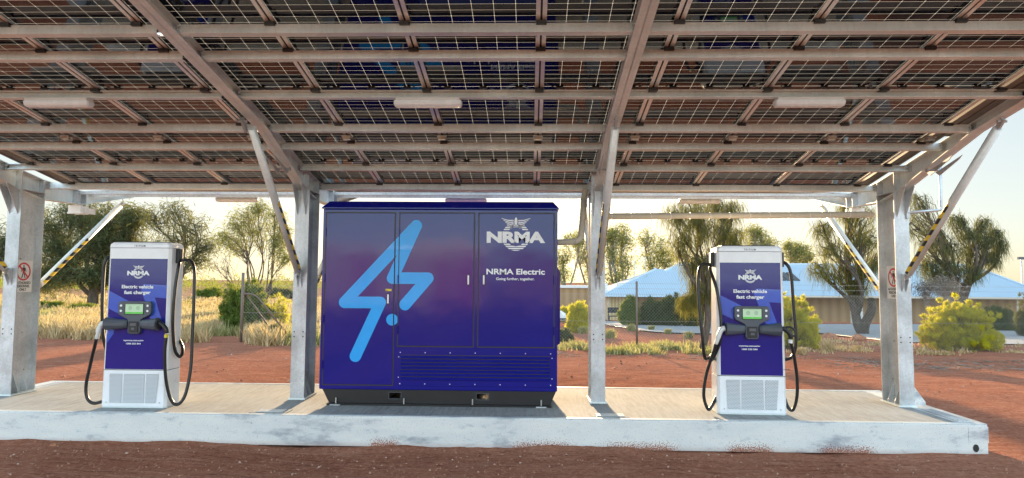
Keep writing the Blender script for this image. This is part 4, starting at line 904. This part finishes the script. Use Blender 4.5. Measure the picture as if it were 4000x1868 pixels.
# far scrub line on the left plain: one mass nobody could count
T = []
for i in range(900):
    u = rng.uniform(-.95, .9); d_ = rng.uniform(110, 260); x = u*d_; hgt = rng.uniform(.6, 3.2)*(1 if u < -.25 else .8)
    for k in range(5): T.append((x+rng.normal()*1.6, d_+rng.normal()*1.5, float(G(x, d_))+hgt*rng.uniform(.1, 1)))
tag(quads('far_scrub', leaves(T, 'gum', 5.5, .35), 'green_leaf'), kind='stuff')
# grass of the plain
def tufts(P, H, name, leaf, blades, spread=.12, kind='stuff', parent=None, wid=.006):
    P = np.asarray(P); n = len(P); B = np.repeat(P, blades, 0); Hh = np.repeat(H, blades)*rng.uniform(.5, 1.1, n*blades)
    B = B + np.stack([rng.normal(size=n*blades)*spread, rng.normal(size=n*blades)*spread, np.zeros(n*blades)], 1); D = rv(n*blades)*.5+np.array([0, 0, 1.1]); D /= np.linalg.norm(D, axis=1, keepdims=True)
    W = wid*(1+np.repeat(np.linalg.norm(P[:, :2]-O[:2], axis=1), blades)/14)
    o = quads(name, strips(B, D, Hh, W, .22, 2), leaf, parent)
    if kind: tag(o, kind=kind)
    return o
def scatter(n, umin, umax, dmin, dmax, fn, pw=1.6):
    out = []
    while len(out) < n:
        u = rng.uniform(umin, umax); d_ = (dmin**-(pw-1)+rng.uniform()*(dmax**-(pw-1)-dmin**-(pw-1)))**(-1/(pw-1)); x = u*d_+.03*d_; y = d_-7.18
        if fn(u, d_): out.append((x, y, float(G(x, y))))
    return np.array(out)
nzf = lambda x, y: math.sin(x*.7+1.3)*math.sin(y*.45+.4)+.6*math.sin(x*1.9+y*.8)+.4*math.sin(x*3.3-y*2.1)
P = scatter(4600, -.86, -.27, 18.6, 90, lambda u, d_: d_ > 19.5+2.2*math.sin(u*22)+1.2*math.sin(u*61) and nzf(u*d_*1.4, d_*1.2) > .4); tufts(P, rng.uniform(.12, .62, len(P)), 'dry_grass', 'dry_grass', 26, .15)
P = scatter(1500, -.86, -.27, 19, 70, lambda u, d_: d_ > 20+2.2*math.sin(u*22) and nzf(u*d_+5, d_+3) > .2); tufts(P, rng.uniform(.2, .5, len(P)), 'green_grass', 'green_grass', 24, .2)
P = scatter(260, -.12, .30, 18.9, 22.5, lambda u, d_: nzf(u*d_*2.5, d_*2) > .2); tufts(P, rng.uniform(.1, .30, len(P)), 'verge_grass', 'green_grass', 26, .13)
P = scatter(160, .28, .95, 20, 27, lambda u, d_: nzf(u*d_*2, d_*2) > .2); tufts(P, rng.uniform(.08, .22, len(P)), 'verge_grass', 'dry_grass', 22, .12)
tg = [(2200, 1325, .34, 'round pale tussock nearest the cabinet, left of the third post'), (2275, 1305, .34, 'pale tussock hard against the third post'), (2385, 1320, .36, 'green tussock right of the third post, nearest it'), (2465, 1295, .38, 'grey green tussock beside the thin fence post'), (2545, 1290, .26, 'small tussock on the bank below the gravel'), (2610, 1305, .24, 'small tussock on the bank left of the casuarina trunk'), (2690, 1322, .28, 'tussock at the foot of the weeping casuarina'),
      (3235, 1375, .30, 'yellow spiky tussock right of the right charger'), (3350, 1375, .20, 'small yellow tussock left of the right post'), (3640, 1352, .2, 'low yellow tussock under the round bush'), (3130, 1385, .2, 'yellow tussock touching the right charger outline'), (3340, 1330, .18, 'tiny tussock by the red rocks')]
for i, (px_, py_, h_, lab) in enumerate(tg):
    p = gpt(px_, py_); tag(tufts([p]*5, np.full(5, h_*1.15), 'grass_tuft', 'green_grass' if i < 7 else 'dry_grass', 50, h_*.26, None, wid=.004), lab, 'grass tuft', 'grass tussocks beyond the platform')
# rocks
def rock(px_, py_, s_, label, fl=.6, mat='stone', base=None):
    p = gpt(px_, py_) if base is None else base; me_ = MB(); n_, m_ = 9, 6; rings = []
    ph = rng.uniform(0, 6, 3)
    for k in range(m_+1):
        v = math.pi*k/m_; rings.append([(p[0]+s_*max(.02, math.sin(v))*math.cos(u)*(1+.22*math.sin(3*u+ph[0]+v)), p[1]+s_*.8*max(.02, math.sin(v))*math.sin(u)*(1+.2*math.sin(2*u+ph[1])), p[2]+s_*fl*.4+s_*fl*math.cos(v)*(1+.15*math.sin(4*u+ph[2]))) for u in [2*math.pi*q/n_ for q in range(n_)]])
    return tag(me_.loft(rings[::-1]).build('rock', mat, None), label, 'rock')
for px_, py_, s_, lab in ((212, 1748, .055, 'rust red stone with a dark side on the dirt before the left platform edge'), (1983, 1748, .028, 'small brown stone lying against the platform edge below the cabinet'), (3235, 1330, .36, 'flat red rock in front of the house wall, left of the pair'), (3352, 1332, .32, 'red rock right of the pair, beside the right post'), (2515, 1262, .5, 'red rock on the garden edge by the hedge'), (2700, 1262, .4, 'pale rock on the garden edge near the casuarina'), (2440, 1262, .35, 'brown rock at the foot of the cream wall'), (3160, 1368, .10, 'flat pale stone right of the right charger')): rock(px_, py_, s_, lab)
def pebbles(n, fn, smin, smax, name):
    V = []
    while len(V) < n*8:
        x, y = fn(); s_ = rng.uniform(0, 1)**4*(smax-smin)+smin; z = float(G(x, y))+float(hump(np.array(x), np.array(y)))+s_*.25
        q = rv(1)[0]; a_ = np.cross(q, [0, 0, 1.]); a_ /= np.linalg.norm(a_)+1e-9; b_ = np.cross(q, a_); c_ = np.array([x, y, z]); A_, B_, Q_ = a_*s_*rng.uniform(.7, 1.2), b_*s_*rng.uniform(.6, 1), q*s_*rng.uniform(.5, .9)
        for s1, s2 in ((1, 1), (1, -1), (-1, -1), (-1, 1)):
            for s3 in (1, -1): V.append([c_+A_*s1, c_+B_*s2*(1), c_+Q_*s3] if True else None)
    # each pebble: eight triangles sharing corners so it shades as one island
    V = np.array(V).reshape(-1, 8, 3, 3); vs = []; fs = []
    for k in range(len(V)):
        c = V[k].reshape(-1, 3); u = [c[0], c[1], c[2], c[5], c[12], c[4]]; o = len(vs)
        ctr = (c[0]+c[12])/2; pts = [c[0], c[12], c[1], 2*ctr-c[1], c[2], 2*ctr-c[2]]; vs += [tuple(p) for p in pts]
        for i_ in (0, 1):
            for j_ in (2, 3):
                for l_ in (4, 5): fs.append((o+i_, o+j_, o+l_))
    me_ = bpy.data.meshes.new(name); me_.from_pydata(vs, [], fs); me_.materials.append(M['pebble']); o = bpy.data.objects.new(name, me_); C.objects.link(o); tag(o, kind='stuff')
pebbles(5200, lambda: (rng.uniform(-5.5, 6), rng.uniform(-1.6, -.02)), .002, .017, 'gravel_grains')
pebbles(900, lambda: (rng.uniform(-9, 11), rng.uniform(2.3, 12)), .008, .04, 'scattered_stones')
# bark and leaf litter along the fence line
P = scatter(240, .42, .95, 15.2, 18.5, lambda u, d_: True); T = np.repeat(P, 6, 0)+rng.normal(size=(len(P)*6, 3))*np.array([.3, .12, .005])+np.array([0, 0, .02]); D = rv(len(T)); D[:, 2] *= .12
tag(quads('leaf_litter', strips(T, D, rng.uniform(.08, .35, len(T)), rng.uniform(.004, .010, len(T)), .0, 1), 'dead_twig'), kind='stuff')
P = scatter(160, -.3, .4, 17.2, 19.2, lambda u, d_: True); T = np.repeat(P, 5, 0)+rng.normal(size=(len(P)*5, 3))*np.array([.3, .15, .005])+np.array([0, 0, .02]); D = rv(len(T)); D[:, 2] *= .12
tag(quads('leaf_litter', strips(T, D, rng.uniform(.08, .3, len(T)), rng.uniform(.004, .010, len(T)), .0, 1), 'dead_twig'), kind='stuff')
# irrigation hose at the gravel edge
pts = [gpt(a_, b_+2) for a_, b_ in near[:8]]; tag(MB().tube(spline([(p[0], p[1], p[2]+.05) for p in pts], 5), .035, 6).build('garden_hose', 'rubber', None, smooth=True), 'black irrigation pipe lying along the near edge of the gravel yard', 'pipe')

# ------------------------------------------------------------------ chain link fence
f0, f1 = gpt(938, 1352), gpt(4250, 1352); f0[1] = 12.6; f1[1] = 14.6; f0[0] = at(938, 1300, 12.6)[0]; f1[0] = at(4250, 1300, 14.6)[0]
fe = empty('chain_link_fence', (f0[0], f0[1], float(G(f0[0], f0[1]))), 'rusty chain link fence with pipe posts running across behind the platform', 'fence')
FP = lambda t_: (f0[0]+(f1[0]-f0[0])*t_, f0[1]+(f1[1]-f0[1])*t_)
FL = math.hypot(f1[0]-f0[0], f1[1]-f0[1]); wq = []
def fz(t_): x, y = FP(t_); return float(G(x, y))
HF = 1.72; pit = .10; n_ = int(FL/pit)
def ribbon(a_, b_, r):
    a_, b_ = np.array(a_), np.array(b_); d = b_-a_; d /= np.linalg.norm(d); out = []
    s1 = np.cross(d, [0, 1, 0.]); s1 /= np.linalg.norm(s1); s2 = np.cross(d, s1)
    c3 = [s1*r, (-s1*.5+s2*.87)*r, (-s1*.5-s2*.87)*r]
    for k in range(3): out.append([a_+c3[k], b_+c3[k], b_+c3[(k+1) % 3], a_+c3[(k+1) % 3]])
    return out
slope_dx = HF
for i in range(-int(HF/pit), n_):
    for sg in (1, -1):
        t0, t1 = i*pit, i*pit+HF; z0, z1 = (0, HF) if sg > 0 else (HF, 0)
        if t0 < 0: z0 = z0+(z1-z0)*(-t0)/HF; t0 = 0
        if t1 > FL: z1 = z1-(z1-z0)*(t1-FL)/HF if t1 > t0 else z1; t1 = FL
        if t1 <= t0: continue
        (xa, ya), (xb, yb) = FP(t0/FL), FP(t1/FL); wq += ribbon((xa, ya+.004*sg, fz(t0/FL)+z0+.02), (xb, yb+.004*sg, fz(t1/FL)+z1+.02), .0025)
quads('mesh', np.array(wq), 'wire', fe)
for zz in (.9, HF+.03, HF+.2, HF+.36):
    MB().tube([(FP(k/30)[0], FP(k/30)[1], fz(k/30)+zz) for k in range(31)], .005, 4).build('line_wire', 'wire', fe)
def tpx(px_):
    lo, hi = 0, 1
    for _ in range(40):
        mid = (lo+hi)/2; x, y = FP(mid); p = at(px_, 1300, y)
        if p[0] > x: lo = mid
        else: hi = mid
    return lo
for px_, hh2, r_ in ((945, 2.12, .045), (2487, 2.15, .035), (3478, 2.1, .035), (1700, 2.1, .035)):
    t_ = tpx(px_); x, y = FP(t_); MB().tube([(x, y-.05, fz(t_)-.1), (x, y-.05, fz(t_)+hh2)], r_, 10).build('post', 'rust_post', fe, smooth=True)
t_ = tpx(945); x, y = FP(t_); z = fz(t_)
t2 = tpx(1150); x2, y2 = FP(t2); MB().tube(bend([(x+.02, y-.05, z+1.48), (x+.40, y-.05, z+1.46), (x2, y2-.05, z+.02)], .18), .026, 8).build('brace_rail', 'rust_post', fe, smooth=True)
MB().tube([(x+.1, y+.0, z+1.46), (x+.62, y+1.2, z+.0)], .026, 8).build('brace_rail', 'rust_post', fe, smooth=True)
t_ = tpx(2673); x, y = FP(t_); MB().box(x-.012, x+.012, y-.08, y-.06, fz(t_), fz(t_)+.55).build('picket', 'rust_post', fe)

# ------------------------------------------------------------------ house with the pale blue iron roof
HY = 48.0; e0 = at(2352, 1152, HY); EZ = at(2600, 1153, HY)[2]; xr = at(4130, 1160, HY)[0]; xl = e0[0]; GZ = float(G(xl+5, HY))
hs = empty('house', (xl+15, HY+7, GZ), 'long low house with a pale blue corrugated hip roof and tan walls', 'house')
def hip(x0, x1, y0, y1, z, rx0, rx1, ry, rz, name='roof'):
    v = [(x0, y0, z), (x1, y0, z), (x1, y1, z), (x0, y1, z), (rx0, ry, rz), (rx1, ry, rz)]
    lo = [(a_, b_, c_-.14) for a_, b_, c_ in v[:4]]
    return MB().add(v+lo, [(0, 1, 5, 4), (1, 2, 5), (2, 3, 4, 5), (3, 0, 4), (6, 9, 8, 7), (0, 6, 7, 1), (1, 7, 8, 2), (2, 8, 9, 3), (3, 9, 6, 0)]).build(name, 'roof_iron', hs)
r0 = at(2649, 1032, 55.5); r1 = at(3790, 1036, 55.5); w0 = at(2562, 1051, 53.5)
hip(at(2440, 1150, 48.5)[0], xr, 48.0, 63, EZ, r0[0], r1[0], 55.5, r0[2])
hip(xl, at(2740, 1150, HY)[0], 47.6, 60, EZ-.02, w0[0], w0[0]+.6, 53.5, w0[2])
for A_, B_ in ((r0, r1), (r0, (at(2440, 1150, 48.5)[0], 48, EZ)), (r1, (xr, 48, EZ)), (w0, (xl, 47.6, EZ))):
    MB().tube([(A_[0], 55.5 if A_ is not w0 else 53.5, A_[2]+.02), (B_[0], 55.5 if B_ is r1 else B_[1], B_[2]+.03)], .09, 6).build('ridge_cap', 'roof_cap_metal', hs)
MB().box(xl+.6, xl+3.0, HY+1.6, HY+1.8, GZ, EZ-.16).build('cream_wall', 'cream_boards', hs)
MB().box(xl+3.05, xr-.8, HY+2.0, HY+2.2, GZ, EZ-.16).build('wall', 'tan_wall', hs)
MB().box(xl+.6, xl+.8, HY+1.85, 58, GZ, EZ-.16).build('end_wall', 'cream_boards', hs)
for px_ in (2376, 2920, 3325, 3700, 3975):
    x = at(px_, 1200, HY+.25)[0]; MB().box(x-.07, x+.07, HY+.2, HY+.34, GZ-.3, EZ-.16).build('veranda_post', 'cream_facade', hs)
x = at(3347, 1210, HY+2)[0]; dr = MB().box(x-.48, x+.48, HY+1.93, HY+1.99, GZ, GZ+1.98).build('door', 'white_paint', hs); MB().box(x+.36, x+.42, HY+1.88, HY+1.925, GZ+.95, GZ+1.0).build('handle', 'bolt_steel', dr)
for px_ in ():
    x = at(px_, 1200, HY+2)[0]; wn = MB().box(x-.8, x+.8, HY+1.94, HY+1.99, GZ+.9, GZ+1.9).build('window', 'white_paint', hs); MB().box(x-.72, x+.72, HY+1.925, HY+1.938, GZ+.97, GZ+1.83).build('pane', 'car_glass', wn)
MB().tube([(xl, HY-.12, EZ-.06), (xr, HY-.12, EZ-.06)], .09, 8).build('gutter', 'cream_facade', hs)
# dark solar collector lying on the roof slope
sl_ = (r0[2]-EZ)/(55.5-48.0)
a_, b_ = at(3066, 1095, 50.2)[0], at(3150, 1095, 50.2)[0]; mb = MB()
for k in range(3):
    xa = a_+(b_-a_)*k/3+.05; xb = a_+(b_-a_)*(k+1)/3-.05; ya, yb = 51.4, 53.3; mb.add([(xa, ya, EZ+(ya-48)*sl_+.08), (xb, ya, EZ+(ya-48)*sl_+.08), (xb, yb, EZ+(yb-48)*sl_+.08), (xa, yb, EZ+(yb-48)*sl_+.08), (xa, ya, EZ+(ya-48)*sl_+.0), (xb, ya, EZ+(ya-48)*sl_), (xb, yb, EZ+(yb-48)*sl_), (xa, yb, EZ+(yb-48)*sl_)], [(0, 1, 2, 3), (0, 4, 5, 1), (1, 5, 6, 2), (2, 6, 7, 3), (3, 7, 4, 0)])
mb.each('roof_collector', 'car_glass', hs)
for px_, y0_, y1_ in ((2478, 1078, 1020), (2522, 1080, 1003)):
    p, q = at(px_, y0_, 51.5), at(px_, y1_, 51.5); MB().tube([tuple(p-np.array([0, 0, .4])), tuple(q)], .04, 6).build('flue_pipe', 'galvanised', hs)
for px_, w_ in ((2362, .5), (2425, .6)):
    p = at(px_, 1118, 50.0); MB().box(p[0]-w_/2, p[0]+w_/2, 49.8, 50.4, EZ, p[2]+.25).build('roof_vent', 'light_plastic', hs, bevel=.05)
# small shed roof strip far left of the house, chair, street lamp
p = at(2230, 1123, 62); sh = empty('shed', (p[0], 62, float(G(p[0], 62))), 'low pale flat roofed shed beyond the bushes left of the third post', 'shed')
MB().box(p[0]-2.2, p[0]+2.0, 62, 66, float(G(p[0], 62)), p[2]-.05).build('wall', 'tan_wall', sh); MB().box(p[0]-2.4, p[0]+2.2, 61.8, 66.2, p[2]-.048, p[2]+.22).build('roof', 'light_plastic', sh)
p = at(2397, 1240, 47.2); gz = float(G(p[0], 47.2)); ch = empty('garden_chair', (p[0], 47.2, gz), 'dark framed garden chair by the cream wall of the house', 'chair')
MB().box(p[0]-.45, p[0]+.45, 46.8, 47.5, gz+.42, gz+.48).build('seat', 'black_plastic', ch); MB().box(p[0]-.45, p[0]+.45, 47.46, 47.52, gz+.7, gz+1.15).build('backrest', 'black_plastic', ch)
lg = MB()
for dx in (-.42, .38):
    for yy in (46.82, 47.44): lg.box(p[0]+dx, p[0]+dx+.06, yy, yy+.06, gz, gz+(.42 if yy < 47 else 1.1))
lg.each('leg', 'black_plastic', ch)
p = at(3989, 1012, 58); gz = float(G(p[0], 58)); lm = empty('light_pole', (p[0], 58, gz), 'thin light pole with a small crosshead at the far right edge', 'lamp post')
MB().tube([(p[0], 58, gz), (p[0], 58, p[2])], .07, 8).build('pole', 'galvanised', lm); MB().box(p[0]-.32, p[0]+.32, 57.9, 58.1, p[2]-.05, p[2]+.2).build('lamp_head', 'charcoal_plastic', lm)
# guard rail / road line on the plain
# parked car, nose to the right, mostly hidden by the cabinet
p = at(2212, 1236, 36); gz = float(G(p[0], 36)); L0 = p[0]-4.6; ca = empty('parked_car', (L0+2.3, 36.9, gz), 'white parked car with only its nose showing past the cabinet', 'car')
prof = [(0, .35), (0, .95), (.2, 1.05), (.55, 1.5), (1.0, 1.62), (2.6, 1.6), (3.45, 1.08), (4.4, .92), (4.6, .7), (4.6, .38), (4.3, .28), (.3, .28)]
MB().prism([(L0+x, gz+z) for x, z in prof], 'y', 36.0, 37.75).build('body', 'car_white', ca, bevel=.07, seg=3)
MB().prism([(L0+x, gz+z) for x, z in [(.75, 1.08), (1.05, 1.5), (1.75, 1.5), (1.75, 1.08)]], 'y', 35.985, 35.998).prism([(L0+x, gz+z) for x, z in [(1.85, 1.08), (1.85, 1.5), (2.5, 1.49), (3.2, 1.08)]], 'y', 35.985, 35.998).each('side_window', 'car_glass', ca)
MB().add([(L0+2.72, 36.15, gz+1.56), (L0+3.44, 36.08, gz+1.125), (L0+3.44, 37.67, gz+1.125), (L0+2.72, 37.6, gz+1.56)], [(0, 1, 2, 3)]).build('windscreen', 'car_glass', ca)
for x in (.9, 3.7):
    for y in (36.1, 37.6): wl = MB().tube([(L0+x, y-.11, gz+.33), (L0+x, y+.11, gz+.33)], .33, 20).build('wheel', 'rubber', ca); MB().tube([(L0+x, y-.125, gz+.33), (L0+x, y-.111, gz+.33)], .20, 14).build('rim', 'bolt_steel', wl)
MB().box(L0+4.3, L0+4.56, 35.985, 36.0, gz+.66, gz+.82).build('headlight', 'diffuser', ca); MB().box(L0+2.75, L0+2.95, 35.78, 35.95, gz+1.05, gz+1.2).build('mirror', 'black_plastic', ca)
MB().box(L0+3.9, L0+4.63, 35.985, 36.0, gz+.30, gz+.50).build('bumper', 'charcoal_plastic', ca)

# ------------------------------------------------------------------ roadhouse opposite, seen only mirrored in the glossy doors
rh = empty('roadhouse', (-4, -42, 0), 'low cream shop front with red pillars, mirrored blurred in the cabinet doors', 'building')
MB().box(-16, -3.2, -44, -40, 0, 4.1).build('wall', 'cream_facade', rh)
for x0, x1 in ((-13.0, -12.2), (-6.9, -6.1), (-5.3, -4.0)): MB().box(x0, x1, -39.9, -39.4, 0, 4.0).build('pillar', 'red_facade', rh)
MB().box(-2.4, 8.5, -45, -41, 0, 4.0).build('side_wing', 'brown_facade', rh)
MB().box(-16.2, -3.0, -44.2, -39.2, 4.11, 4.4).build('roof', 'galvanised', rh)
